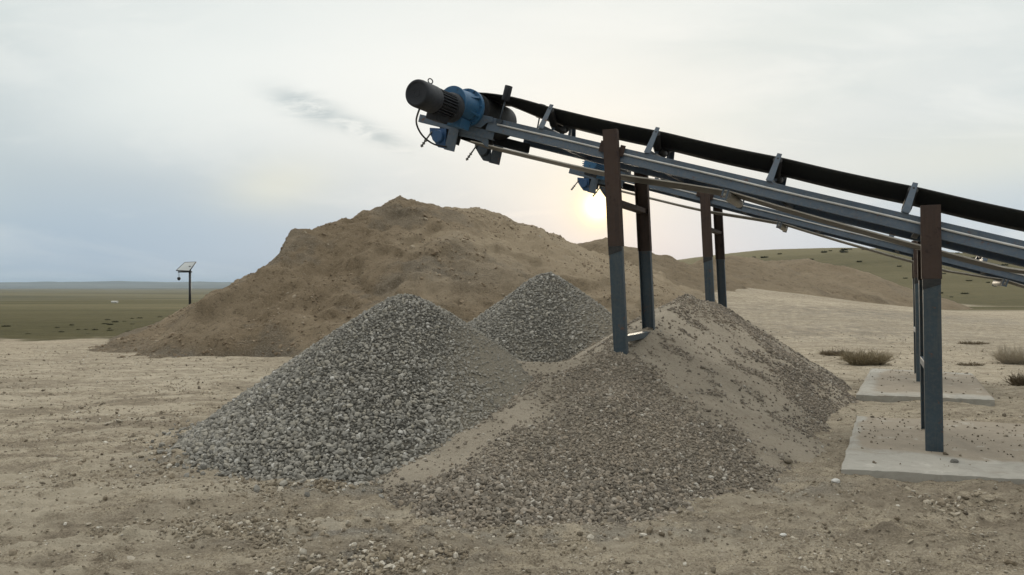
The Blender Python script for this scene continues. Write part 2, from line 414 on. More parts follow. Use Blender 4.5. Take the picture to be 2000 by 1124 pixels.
def h_main(x, y):
    wx = x + .30 * fbm(x, y, .5, 4, 101); wy = y + .55 * fbm(x, y, .6, 4, 103)
    h = smax([ridge_h(wx, wy, MAIN, .04, .12), ridge_h(wx, wy, MAIN2, .05, .16), ridge_h(wx, wy, SPUR, .08, .35)], .07)
    cap = np.interp(x * 22.0 / np.maximum(y, 1), [-12, -10.9, -9.9, -9.35, -8.2, -7.45, -7.0, -6.78, -6.58, -6.42, -6.2, -5.9], [-.2, .0, .42, .9, 1.60, 1.98, 2.28, 2.55, 3.02, 3.26, 4.2, 9]) + .08 * fbm(x, y, 1.1, 3, 99)
    h = np.minimum(h, cap)
    h = h + .30 * fbm(x, y, .28, 3, 98) * sst(1.6, .1, h)
    up = sst(.0, 1.0, h) * (1 - .55 * sst(4.0, 4.6, h))
    run = fbm(x * 1.5 + .9 * fbm(x, y, .5, 3, 118), y * .33, 1.0, 4, 119)        # runnels down the face
    h = h + .11 * up * (ridged(x, y, .30, 2, 105) - .55) + .08 * fbm(x, y, .8, 7, 107, .6) * up - .075 * np.maximum(run, -.1) * up + .03 * fbm(x, y, 3.2, 4, 109, .6)
    # slumped scarps: steps down the face
    sc = h * 1.15 + .8 * fbm(x, y, .35, 3, 111)
    fr = sc - np.floor(sc)
    h = h + .22 * up * (sst(.0, .16, fr) - fr) * sst(-.1, .35, fbm(x, y, .22, 2, 113)) * (1 - .8 * sst(4.0, 4.5, h))
    return h
def gmask(seed, f=.35, lo=.05, hi=.5):
    return lambda x, y, z: sst(lo, hi, fbm(x, y, f, 4, seed) + .35 * fbm(x, y, 2.5, 3, seed + 5))
V, F, A_ = grid_mesh('sand_mound', -14, 9, 14.5, 44, .065, h_main, None, keep=lambda X, Y, Z: Z > ground_h(X, Y) - .12,
                     attrs={'gravel': lambda x, y, z: np.clip(gmask(121, .4, .1, .6)(x, y, z) * .6 + .6 * sst(.35, .0, z) + .6 * np.exp(-((x + 1.2) / 1.6) ** 2 - ((z - 2.0) / .6) ** 2), 0, 1), 'pale': lambda x, y, z: np.clip(gmask(127, .3, .1, .6)(x, y, z) * .5 + .8 * sst(-3.5, .5, x) * sst(1.2, 3, z) + .6 * sst(0, 4, x), 0, 1)})
def mound_clods():
    n = 26000
    x = RNG.uniform(-13.5, 6, n); y = RNG.uniform(15, 33, n)
    z = h_main(x, y); nz = fbm(x, y, .6, 4, 241)
    k = (z > ground_h(x, y) - .02) & (RNG.uniform(size=n) < .12 + .8 * sst(-.05, .5, nz) + .6 * sst(.5, .05, z))
    x, y, z = x[k], y[k], z[k]
    sz = np.clip(.05 * RNG.lognormal(0, .5, len(x)), .025, .24)
    return stones(np.stack([x, y, z - sz * .05], 1), sz, .75)
MAIN_MESH = (V, F, A_)

SPILL = [(-10.3, 24.6, .80, .42), (-10.9, 23.6, .55, .40), (-11.5, 21.8, .05, .35)]
def h_spill(x, y): return ridge_h(x + .15 * fbm(x, y, .8, 3, 251), y, SPILL, .05, .15) + .04 * fbm(x, y, 1.5, 4, 253)
V, F, A_ = grid_mesh('sand_spill', -13.5, -7, 19, 27, .07, h_spill, None, keep=lambda X, Y, Z: Z > ground_h(X, Y) - .12, attrs={'gravel': lambda x, y, z: .8 + 0 * x, 'pale': lambda x, y, z: .5 + 0 * x})
tag(np_mesh('sand_spill', V, F, [M['mound_far']], attrs=A_), 'low pale gravelly spill at the left toe of the tall brown mound', 'sand spill')
BACK = [(1.5, 36, 3.2, .4), (3.0, 37.5, 3.75, .4), (4.36, 38, 4.1, .4), (5.2, 38.6, 4.0, .4), (6.75, 40, 3.72, .4), (8.4, 42, 3.3, .40), (10.1, 44, 2.85, .38), (12.5, 48, 3.45, .36), (16.3, 55, 3.92, .33), (19, 60, 3.95, .33)]
def h_back(x, y):
    wx = x + .5 * fbm(x, y, .3, 3, 131); wy = y + .5 * fbm(x, y, .3, 3, 133)
    h = ridge_h(wx, wy, BACK, .06, .25)
    return h + .26 * (ridged(x, y, .22, 2, 135) - .6) + .13 * fbm(x, y, .8, 5, 137, .6)
V, F, A_ = grid_mesh('sand_ridge', -4, 30, 26, 76, .16, h_back, None, keep=lambda X, Y, Z: Z > ground_h(X, Y) - .2,
                     attrs={'gravel': lambda x, y, z: gmask(141, .3, .2, .8)(x, y, z) * .4, 'pale': lambda x, y, z: .3 + .5 * gmask(147, .2, 0, .6)(x, y, z)})
tag(np_mesh('sand_ridge', V, F, [M['mound_far']], attrs=A_), 'long low sand ridge trailing off behind the conveyor legs, right of the tall mound', 'sand ridge')

PALE_R = [(17.5, 67, 3.0, .34), (20.5, 64, 3.75, .36), (23.9, 62, 4.05, .37), (26.2, 60, 3.3, .37), (27.6, 57.5, 1.75, .36), (28.9, 54.8, .4, .34)]
def h_pale(x, y):
    h = ridge_h(x + .5 * fbm(x, y, .25, 3, 151), y + .5 * fbm(x, y, .25, 3, 153), PALE_R, .05, .10)
    return h + .10 * (ridged(x, y, .3, 2, 155) - .6) + .07 * fbm(x, y, .9, 5, 157, .6)
V, F, A_ = grid_mesh('sand_mound', 8, 44, 42, 82, .18, h_pale, None, keep=lambda X, Y, Z: Z > ground_h(X, Y) - .2,
                     attrs={'gravel': lambda x, y, z: gmask(161, .3, .2, .8)(x, y, z) * .35, 'pale': lambda x, y, z: np.clip(.35 + .4 * gmask(167, .2, 0, .6)(x, y, z), 0, 1)})
tag(np_mesh('sand_mound', V, F, [M['mound_far']], attrs=A_), 'far smooth sand mound with a sharp crest sloping right, in front of the green hill', 'sand mound')

# ------------------------------------------------------------------ stones
def icosa():
    p = (1 + 5 ** .5) / 2
    v = np.array([(-1, p, 0), (1, p, 0), (-1, -p, 0), (1, -p, 0), (0, -1, p), (0, 1, p), (0, -1, -p), (0, 1, -p), (p, 0, -1), (p, 0, 1), (-p, 0, -1), (-p, 0, 1)], float)
    v /= np.linalg.norm(v[0])
    f = np.array([(0, 11, 5), (0, 5, 1), (0, 1, 7), (0, 7, 10), (0, 10, 11), (1, 5, 9), (5, 11, 4), (11, 10, 2), (10, 7, 6), (7, 1, 8), (3, 9, 4), (3, 4, 2), (3, 2, 6), (3, 6, 8), (3, 8, 9), (4, 9, 5), (2, 4, 11), (6, 2, 10), (8, 6, 7), (9, 8, 1)])
    return v, f
ICO_V, ICO_F = icosa()
def stones(pos, size, flat=.65):
    """one angular stone per position: returns verts, faces, per-vertex random value"""
    n = len(pos)
    proto = ICO_V[None] * RNG.uniform(.72, 1.12, (24, 12, 1))
    v = proto[RNG.integers(0, 24, n)]
    sc = np.stack([RNG.uniform(.75, 1.35, n), RNG.uniform(.7, 1.1, n), RNG.uniform(flat * .8, flat * 1.2, n)], 1) * (size * .5)[:, None]
    v = v * sc[:, None, :]
    q = RNG.normal(size=(n, 4)) * np.array([1, .45, .45, 1]); q /= np.linalg.norm(q, axis=1)[:, None]
    w, x, y, z = q.T
    Rm = np.stack([np.stack([1 - 2 * (y * y + z * z), 2 * (x * y - z * w), 2 * (x * z + y * w)], -1),
                   np.stack([2 * (x * y + z * w), 1 - 2 * (x * x + z * z), 2 * (y * z - x * w)], -1),
                   np.stack([2 * (x * z - y * w), 2 * (y * z + x * w), 1 - 2 * (x * x + y * y)], -1)], 1)
    v = np.einsum('nij,nkj->nki', Rm, v) + pos[:, None, :]
    F = (ICO_F[None] + (np.arange(n) * 12)[:, None, None]).reshape(-1, 3)
    return v.reshape(-1, 3), F, n
def finish_mound():
    V, F, A_ = MAIN_MESH
    sv, sf, n = mound_clods()
    nv = len(V); z0 = np.zeros(nv); zs = np.zeros(len(sv))
    o = np_mesh('sand_mound', np.vstack([V, sv]), [F, sf + nv], [M['mound'], M['stone_mound']], np.concatenate([np.zeros(len(F)), np.ones(len(sf))]),
                np.concatenate([np.ones(len(F), bool), np.zeros(len(sf), bool)]),
                {'gravel': np.concatenate([A_['gravel'], zs]), 'pale': np.concatenate([A_['pale'], zs]), 'rnd': np.concatenate([z0, np.repeat(RNG.uniform(size=n), 12)]), 'dusty': np.concatenate([z0, np.repeat(RNG.uniform(0, .4, n), 12)])})
    tag(o, 'tall brown sand mound with the highest peak, behind the grey gravel heaps', 'sand mound')
finish_mound()
def jitter(x0, x1, y0, y1, s):
    X, Y = np.meshgrid(np.arange(x0, x1, s), np.arange(y0, y1, s))
    X = X.ravel(); Y = Y.ravel()
    return X + RNG.uniform(-.55, .55, len(X)) * s, Y + RNG.uniform(-.55, .55, len(X)) * s

def heap(name, hf, box, step, core, stone, spacing, size, dens, dusty, label, cat, pale=None, extra_scatter=None, gap_shade=None):
    V, F, A_ = grid_mesh(name, *box, step, hf, None, keep=lambda X, Y, Z: Z > ground_h(X, Y) - .08,
                         attrs={'gravel': gap_shade or (lambda x, y, z: 0 * x), 'pale': pale or (lambda x, y, z: .2 + 0 * x)})
    x, y = jitter(*box, spacing)
    z = hf(x, y); g = ground_h(x, y)
    k = (z > g - .03) & (RNG.uniform(size=len(x)) < dens(x, y, z))
    x, y, z = x[k], y[k], z[k]
    if extra_scatter is not None:
        xe, ye = extra_scatter(); ze = np.maximum(ground_h(xe, ye), hf(xe, ye))
        x = np.concatenate([x, xe]); y = np.concatenate([y, ye]); z = np.concatenate([z, ze])
    sz = size(x, y, z) * np.clip(RNG.lognormal(0, .36, len(x)), .45, 2.1)
    sv, sf, n = stones(np.stack([x, y, z + sz * .12], 1), sz)
    rnd = np.repeat(RNG.uniform(size=n), 12); du = np.repeat(np.clip(dusty(x, y, z) * RNG.uniform(.5, 1.3, n), 0, .95), 12)
    nv = len(V)
    allV = np.vstack([V, sv])
    z0 = np.zeros(nv)
    o = np_mesh(name, allV, [F, sf + nv], [core, stone], np.concatenate([np.zeros(len(F)), np.ones(len(sf))]),
                np.concatenate([np.ones(len(F), bool), np.zeros(len(sf), bool)]),
                {'gravel': np.concatenate([A_['gravel'], np.zeros(len(sv))]), 'pale': np.concatenate([A_['pale'], np.zeros(len(sv))]), 'rnd': np.concatenate([z0, rnd]), 'dusty': np.concatenate([z0, du])})
    tag(o, label, cat)
    return o

def ring_scatter(cx, cy, r0, spread, n, a0=0, a1=2 * np.pi):
    def f():
        a = RNG.uniform(a0, a1, n); r = r0 + np.abs(RNG.normal(0, spread, n)) - .08
        return cx + r * np.cos(a), cy + r * np.sin(a)
    return f

heap('gravel_heap', h_grey, (-3.75, 1.4, 5.6, 11.2), .05, M['grit_grey'], M['stone_grey'], .0245, lambda x, y, z: .038 - .008 * sst(.2, 1.3, z) - .012 * sst(-.9, .1, x),
     lambda x, y, z: 1 - .72 * sst(-.75, -.10, x) * sst(6.9, 7.8, y),
     lambda x, y, z: .10 + .25 * sst(-.1, .5, fbm(x, y, 1.5, 3, 172)) + .6 * sst(-1.0, -.15, x + .3 * fbm(x, y, 1.2, 3, 171)) * sst(.1, .5, z),
     'largest grey gravel heap, sharp coned, in the front left below the conveyor motor', 'gravel heap', lambda x, y, z: sst(-.9, -.3, x), ring_scatter(-1.19, 8.45, 2.25, .22, 1900))
heap('gravel_heap', h_rear, (-2.1, 3.4, 10.8, 16.6), .06, M['grit_grey'], M['stone_grey'], .031, lambda x, y, z: .041 + 0 * x,
     lambda x, y, z: 1 - .6 * sst(1.0, 1.7, x),
     lambda x, y, z: .22 + .6 * sst(.9, 1.6, x + .3 * fbm(x, y, 1.2, 3, 175)),
     'smaller grey gravel heap farther back, half hidden behind a sandy saddle', 'gravel heap', lambda x, y, z: sst(.7, 1.5, x), ring_scatter(.64, 13.7, 2.4, .2, 500))

def front_dens(x, y, z):
    nz = fbm(x, y, 1.3, 4, 181) + .5 * fbm(x, y, 4, 2, 184)
    s_ = (x - 1.20) * .874 + (y - 8.50) * .485           # stony front face below the leg, sand beyond
    d = .97 * sst(.30, -.30, s_ + .28 * nz)
    pl_ = [(3.4, 13.4), (3.75, 11.8), (3.98, 10.5), (3.75, 9.3)]
    dist = np.min([np.hypot(x - (px_ + (qx - px_) * t), y - (py_ + (qy - py_) * t)) for (px_, py_), (qx, qy) in zip(pl_[:-1], pl_[1:]) for t in np.linspace(0, 1, 6)], axis=0)
    band = np.exp(-(dist / .34) ** 2) * 1.2
    foot = sst(.30, .05, z) * sst(7.2, 8.2, y) * .35
    top = .55 * np.exp(-((x - 2.6) / .7) ** 2 - ((y - 11.8) / 1.0) ** 2)
    d = np.maximum.reduce([d, 1.0 * band * sst(-.5, .2, nz + .4), foot, top * sst(-.3, .3, nz), .42 * sst(.0, .40, fbm(x, y, 2.0, 3, 187)) * sst(-.5, .2, nz) + .025])
    # clean sand tongue low on the left crest and in the saddle
    tongue = np.exp(-(((x + .42) * .75 - (y - 6.45) * .65) / .30) ** 2) * sst(5.6, 6.1, y) * sst(7.5, 6.9, y)
    d = d * (1 - .93 * np.clip(tongue * 1.3, 0, 1) * sst(-.55, .1, nz + .15))
    saddle = sst(7.9, 8.15, y) * sst(1.05, .75, x)
    d = d * (1 - .92 * saddle)
    crestL = np.exp(-(((x - .2) * .78 - (y - 7.4) * .62) / .22) ** 2) * sst(8.1, 7.6, y) * sst(-.3, .1, x)
    d = d * (1 - .55 * crestL)
    return np.clip(d, 0, 1)
heap('gravel_heap', h_front, (-2.4, 7.2, 4.2, 17.0), .05, M['pile_sand'], M['stone_brown'],   .0195, lambda x, y, z: .0245 + .006 * sst(8.5, 10.5, y) + .008 * sst(6.2, 5.4, y) + 0 * x,
     front_dens, lambda x, y, z: .20 + .25 * sst(.25, .9, z) + .25 * sst(-.1, .5, fbm(x, y, 1.3, 3, 186)),
     'broad low heap of sand and brown gravel in front, burying the conveyor leg bases', 'gravel heap', lambda x, y, z: .25 + .4 * sst(-.1, .5, fbm(x, y, .8, 3, 191)), None, lambda x, y, z: np.clip(front_dens(x, y, z) * 1.2, 0, 1))  # dark gravel core where stony; shade between stones put into its colour

# loose stones, clods and gravel spill on the yard
OCT_V = np.array([(1, 0, 0), (-1, 0, 0), (0, 1, 0), (0, -1, 0), (0, 0, 1), (0, 0, -1)], float)
OCT_F = np.array([(0, 2, 4), (2, 1, 4), (1, 3, 4), (3, 0, 4), (2, 0, 5), (1, 2, 5), (3, 1, 5), (0, 3, 5)])
def chips(pos, size):
    n = len(pos)
    v = OCT_V[None] * RNG.uniform(.7, 1.2, (n, 6, 1)) + RNG.normal(0, .12, (n, 6, 3))
    v = v * (np.stack([RNG.uniform(.8, 1.4, n), RNG.uniform(.7, 1.1, n), RNG.uniform(.45, .8, n)], 1) * (size * .5)[:, None])[:, None, :]
    a = RNG.uniform(0, 2 * np.pi, n); c, s_ = np.cos(a)[:, None], np.sin(a)[:, None]
    v = np.stack([v[..., 0] * c - v[..., 1] * s_, v[..., 0] * s_ + v[..., 1] * c, v[..., 2]], -1) + pos[:, None, :]
    return v.reshape(-1, 3), (OCT_F[None] + (np.arange(n) * 6)[:, None, None]).reshape(-1, 3), n
def scatter_ground():
    n = 330000
    a = RNG.uniform(-R(41), R(41), n); r = 3.4 * (24 / 3.4) ** (RNG.uniform(0, 1, n) ** 1.15)
    x, y = r * np.sin(a), r * np.cos(a)
    nz = fbm(x, y, .9, 4, 201) + .5 * fbm(x, y, 3, 3, 205)
    spill = np.exp(-((x + 1.4) / 1.0) ** 2 - ((y - 5.0) / .3) ** 2) + 1.3 * np.exp(-((x + .75) / .55) ** 2 - ((y - 4.35) / .22) ** 2) + .5 * np.exp(-((x - .6) / 1.5) ** 2 - ((y - 4.95) / .2) ** 2) + .8 * np.exp(-((x - 3.0) / 1.2) ** 2 - ((y - 5.6) / .35) ** 2) + np.exp(-((x + 1.4) / 1.3) ** 2 - ((y - 6.05) / .2) ** 2) + np.exp(-((x + 3.2) / .5) ** 2 - ((y - 7.0) / .6) ** 2)
    p = .09 + .34 * sst(.05, .6, nz) + .36 * spill * sst(-.2, .4, nz)
    k = RNG.uniform(size=n) < p
    x, y, r, spill = x[k], y[k], r[k], spill[k]
    z = ground_h(x, y)
    hid = np.maximum.reduce([h_grey(x, y), h_front(x, y), h_rear(x, y), h_main(x, y)]) > z + .02
    slab = (x > 2.75) & (x < 8) & (y > 5.8) & (y < 14.5)
    k = ~hid & ~((RNG.uniform(size=len(x)) < .35) & slab)
    x, y, z, r, spill = x[k], y[k], z[k], r[k], spill[k]
    sz = (.0062 + .006 * np.minimum(spill, 1)) * RNG.lognormal(0, .5, len(x)) * (1 + .16 * np.minimum(r, 12))
    sz = np.clip(sz, .005, .075)
    big = sz > .024
    sv, sf, n1 = stones(np.stack([x, y, z + sz * .10], 1)[big], sz[big], .55)
    cv, cf, n2 = chips(np.stack([x, y, z + sz * .12], 1)[~big], sz[~big])
    rnd = np.concatenate([np.repeat(RNG.uniform(size=n1), 12), np.repeat(RNG.uniform(size=n2), 6)])
    du = np.concatenate([np.repeat(RNG.uniform(0, .5, n1), 12), np.repeat(RNG.uniform(0, .4, n2), 6)])
    o = np_mesh('loose_stones', np.vstack([sv, cv]), [np.vstack([sf, cf + len(sv)])], [M['stone_ground']], smooth=False, attrs={'rnd': rnd, 'dusty': du})
    tag(o, kind='stuff')
scatter_ground()

# ------------------------------------------------------------------ concrete footing slabs
def slab(name, cs, z0, z1, label, sandf):
    """cs: four corners front-left, front-right, back-right, back-left"""
    n = 48
    FL, FR, BR, BL = [np.array(c, float) for c in cs]
    s = np.linspace(0, 1, n)
    S, Tt = np.meshgrid(s, s)
    Pm = ((1 - S)[..., None] * (1 - Tt)[..., None] * FL + S[..., None] * (1 - Tt)[..., None] * FR + S[..., None] * Tt[..., None] * BR + (1 - S)[..., None] * Tt[..., None] * BL)
    edge = np.minimum.reduce([S, 1 - S, Tt, 1 - Tt])
    x, y = Pm[..., 0], Pm[..., 1]
    ez = (edge < .5 / n)
    x = x + np.where(ez, .009 * fbm(x, y, 3, 3, 211), 0); y = y + np.where(ez, .009 * fbm(x, y, 3, 3, 213), 0)
    z = z1 + .006 * fbm(x, y, 2, 3, 215) - np.where(ez, .012 + .012 * np.abs(fbm(x, y, 6, 2, 217)), 0)
    top = np.stack([x, y, z], -1).reshape(-1, 3)
    idx = np.arange(n * n).reshape(n, n)
    Fq = np.stack([idx[:-1, :-1], idx[:-1, 1:], idx[1:, 1:], idx[1:, :-1]], -1).reshape(-1, 4)
    rim = np.concatenate([idx[0, :-1], idx[:-1, -1], idx[-1, :0:-1], idx[:0:-1, 0]])
    low = top[rim].copy(); low[:, 2] = z0
    nb = len(top); m = len(rim); a = np.arange(m); b2 = (a + 1) % m
    Fs = np.stack([rim[a], nb + a, nb + b2, rim[b2]], 1)
    V = np.vstack([top, low])
    sand = np.concatenate([np.clip(sandf(S, Tt), 0, 1).ravel(), np.full(m, .1)])
    o = np_mesh(name, V, [Fq, Fs], [M['concrete']], attrs={'sand': sand}, smooth=False)
    # pebbles that rest on it are part of its dirty surface
    return tag(o, label, 'concrete slab')
SL1 = [(2.81, 6.47), (4.65, 5.98), (6.0, 8.5), (4.14, 9.1)]
SL2 = [(4.86, 10.7), (6.5, 10.2), (8.05, 13.25), (6.68, 14.1)]
slab('concrete_slab', SL1, -.1, .066, 'near pale concrete slab carrying the front conveyor leg, partly covered by sand', lambda S, T: .26 + .75 * sst(.16, .40, T + .12 * (S - .3)) * sst(-.02, .12, S))
slab('concrete_slab', SL2, -.1, .105, 'farther concrete slab behind, under the second conveyor, mostly dusted with sand', lambda S, T: .36 + .45 * sst(.05, .2, S) * sst(.98, .8, T) * sst(.02, .2, T))

def slab_pebbles():
    pts = []
    for cs, zt, n in ((SL1, .066, 170), (SL2, .105, 90)):
        FL, FR, BR, BL = [np.array(c, float) for c in cs]
        s = RNG.uniform(.03, .97, n * 3); t = RNG.uniform(.03, .97, n * 3)
        k = RNG.uniform(size=n * 3) < .12 + .5 * sst(.3, .6, t)
        s, t = s[k][:, None], t[k][:, None]
        p = (1 - s) * (1 - t) * FL + s * (1 - t) * FR + s * t * BR + (1 - s) * t * BL
        pts.append(np.column_stack([p, np.full(len(p), zt + .004)]))
    pts = np.vstack(pts)
    sz = np.clip(.020 * RNG.lognormal(0, .45, len(pts)), .008, .06)
    sv, sf, n = stones(pts, sz, .6)
    o = np_mesh('slab_pebbles', sv, sf, [M['stone_ground']], smooth=False, attrs={'rnd': np.repeat(RNG.uniform(0, .6, n), 12), 'dusty': np.repeat(RNG.uniform(0, .3, n), 12)})
    tag(o, kind='stuff')
slab_pebbles()

def rock(px, py, Y, size, z, label, matk, seed):
    p = at(px, py, Y); rg = np.random.default_rng(seed)
    bmv, bmf = ICO_V, ICO_F
    mid = {}
    v = list(bmv); f = []
    def mp(i, j):
        k = (min(i, j), max(i, j))
        if k not in mid:
            q = v[i] + v[j]; v.append(q / np.linalg.norm(q)); mid[k] = len(v) - 1
        return mid[k]
    for a, b, c in bmf:
        ab, bc, ca = mp(a, b), mp(b, c), mp(c, a)
        f += [(a, ab, ca), (b, bc, ab), (c, ca, bc), (ab, bc, ca)]
    v = np.array(v); v = v * rg.uniform(.82, 1.1, (len(v), 1)) * np.array([1.25, .9, .7]) * size / 2
    v = v + np.array([p[0], p[1], z + size * .25])
    o = np_mesh('stone', v, np.array(f), [matk], smooth=False, attrs={'rnd': np.full(len(v), rg.uniform(.1, .3)), 'dusty': np.zeros(len(v))})
    tag(o, label, 'stone')
    return o
def gz(px, py):
    Y = EYE * FP / (py - CY); return Y, float(ground_h(np.array((px - CX) / FP * Y), np.array(Y)))
rock(1864, 897, 1.5 * FP / 335, .06, .066, 'dark round stone lying on the near concrete slab', M['stone_grey'], 1)
Y_, z_ = gz(1632, 943); rock(1632, 943, Y_, .06, z_, 'pale flat stone on the dirt just left of the near slab corner', M['white'], 2)
Y_, z_ = gz(1540, 913); rock(1540, 913, Y_, .065, z_, 'brown clod at the right foot of the front gravel heap', M['stone_ground'], 3)
Y_, z_ = gz(1530, 1047); rock(1530, 1047, Y_, .038, z_, 'small pale stone lying on the bare dirt in front of the gravel heap', M['white'], 4)

# ------------------------------------------------------------------ belt conveyor
U2 = np.array([-.9023, .4311]); W2 = np.array([.4311, .9023]); P0 = np.array([3.99, 7.19]); Z0 = 2.245
AI = math.atan(.303); cA, sA = math.cos(AI), math.sin(AI)
UU = np.array([U2[0] * cA, U2[1] * cA, sA]); WW = np.array([W2[0], W2[1], 0.0]); NN = np.array([-U2[0] * sA, -U2[1] * sA, cA])
def F3(a, b, c): return np.array([0, 0, Z0]) + UU * a + WW * b + NN * c
def TZ(t, z): return t * cA + (z - Z0) * sA, -t * sA + (z - Z0) * cA
def Q(px, py, off=0.0):
    b = P0 + W2 * off; k = (px - CX) / FP
    t = (k * b[1] - b[0]) / (U2[0] - k * U2[1]); p = b + U2 * t
    return TZ(t, EYE + (CY - py) / FP * p[1])

class MB:
    def __init__(s): s.v = []; s.f = []; s.sm = []
    def add(s, v, f, smooth=False):
        n = len(s.v); s.v += [tuple(p) for p in v]; s.f += [tuple(i + n for i in q) for q in f]; s.sm += [smooth] * len(f)
    def box8(s, p):   # p: 8 points, bottom ring then top ring
        s.add(p, [(3, 2, 1, 0), (4, 5, 6, 7), (0, 1, 5, 4), (1, 2, 6, 5), (2, 3, 7, 6), (3, 0, 4, 7)])
    def fbox(s, a0, a1, b0, b1, c0, c1):
        s.box8([F3(a, b, c) for c in (c0, c1) for a, b in ((a0, b0), (a1, b0), (a1, b1), (a0, b1))])
    def tube(s, p, q, r, r2=None, seg=20, cap=True):
        p, q = np.asarray(p, float), np.asarray(q, float); r2 = r if r2 is None else r2
        d = q - p; d /= np.linalg.norm(d)
        e = np.cross(d, (0, 0, 1)) if abs(d[2]) < .9 else np.cross(d, (1, 0, 0)); e /= np.linalg.norm(e); g = np.cross(d, e)
        ring = lambda c, rad: [c + rad * (math.cos(2 * math.pi * i / seg) * e + math.sin(2 * math.pi * i / seg) * g) for i in range(seg)]
        n = len(s.v)
        s.v += [tuple(x) for x in ring(p, r) + ring(q, r2)]
        for i in range(seg):
            j = (i + 1) % seg; s.f.append((n + i, n + j, n + seg + j, n + seg + i)); s.sm.append(True)
        if cap:
            s.f.append(tuple(n + i for i in range(seg))[::-1]); s.sm.append(False)
            s.f.append(tuple(n + seg + i for i in range(seg))); s.sm.append(False)
    def lathe(s, p, d, prof, seg=32):   # prof: (distance along d, radius); first & last closed
        p = np.asarray(p, float); d = np.asarray(d, float); d = d / np.linalg.norm(d)
        e = np.cross(d, (0, 0, 1)); e /= np.linalg.norm(e); g = np.cross(d, e)
        n = len(s.v)
        for (l, r) in prof:
            for i in range(seg):
                s.v.append(tuple(p + d * l + r * (math.cos(2 * math.pi * i / seg) * e + math.sin(2 * math.pi * i / seg) * g)))
        for k in range(len(prof) - 1):
            flat = abs(prof[k][0] - prof[k + 1][0]) < 1e-6 or abs(prof[k][1] - prof[k + 1][1]) > 3 * abs(prof[k][0] - prof[k + 1][0])
            for i in range(seg):
                j = (i + 1) % seg; s.f.append((n + k * seg + i, n + k * seg + j, n + (k + 1) * seg + j, n + (k + 1) * seg + i)); s.sm.append(not flat)
        s.f.append(tuple(n + i for i in range(seg))[::-1]); s.sm.append(False)
        m = n + (len(prof) - 1) * seg; s.f.append(tuple(m + i for i in range(seg))); s.sm.append(False)
    def path(s, pts, r, seg=8):
        pts = [np.asarray(p, float) for p in pts]
        n = len(s.v); prev = None
        for i, p in enumerate(pts):
            d = pts[min(i + 1, len(pts) - 1)] - pts[max(i - 1, 0)]; d /= np.linalg.norm(d)
            e = np.cross(d, (.3, .2, .9)) if prev is None else prev - d * prev.dot(d); e /= np.linalg.norm(e); prev = e; g = np.cross(d, e)
            for k in range(seg): s.v.append(tuple(p + r * (math.cos(2 * math.pi * k / seg) * e + math.sin(2 * math.pi * k / seg) * g)))
        for i in range(len(pts) - 1):
            for k in range(seg):
                j = (k + 1) % seg; s.f.append((n + i * seg + k, n + i * seg + j, n + (i + 1) * seg + j, n + (i + 1) * seg + k)); s.sm.append(True)
        s.f.append(tuple(n + k for k in range(seg))[::-1]); s.sm.append(False)
        m = n + (len(pts) - 1) * seg; s.f.append(tuple(m + k for k in range(seg))); s.sm.append(False)
    def plate(s, poly, b0, b1):      # polygon in (a, c) extruded across from b0 to b1
        k = len(poly)
        v = [F3(a, b0, c) for a, c in poly] + [F3(a, b1, c) for a, c in poly]
        s.add(v, [tuple(range(k)), tuple(range(2 * k - 1, k - 1, -1))] + [(i, (i + k), (i + 1) % k + k, (i + 1) % k) for i in range(k)])
    def build(s, name, mat, parent=None, bevel=0.0):
        me = bpy.data.meshes.new(name); me.from_pydata(s.v, [], s.f); me.materials.append(mat)
        me.polygons.foreach_set('use_smooth', s.sm); me.update()
        import bmesh
        bm = bmesh.new(); bm.from_mesh(me); bmesh.ops.recalc_face_normals(bm, faces=bm.faces); bm.to_mesh(me); bm.free()
        o = bpy.data.objects.new(name, me); COL.objects.link(o)
        if parent is not None: o.parent = parent
        if bevel:
            md = o.modifiers.new('edge', 'BEVEL'); md.width = bevel; md.segments = 2; md.limit_method = 'ANGLE'; md.angle_limit = R(50)
        return o

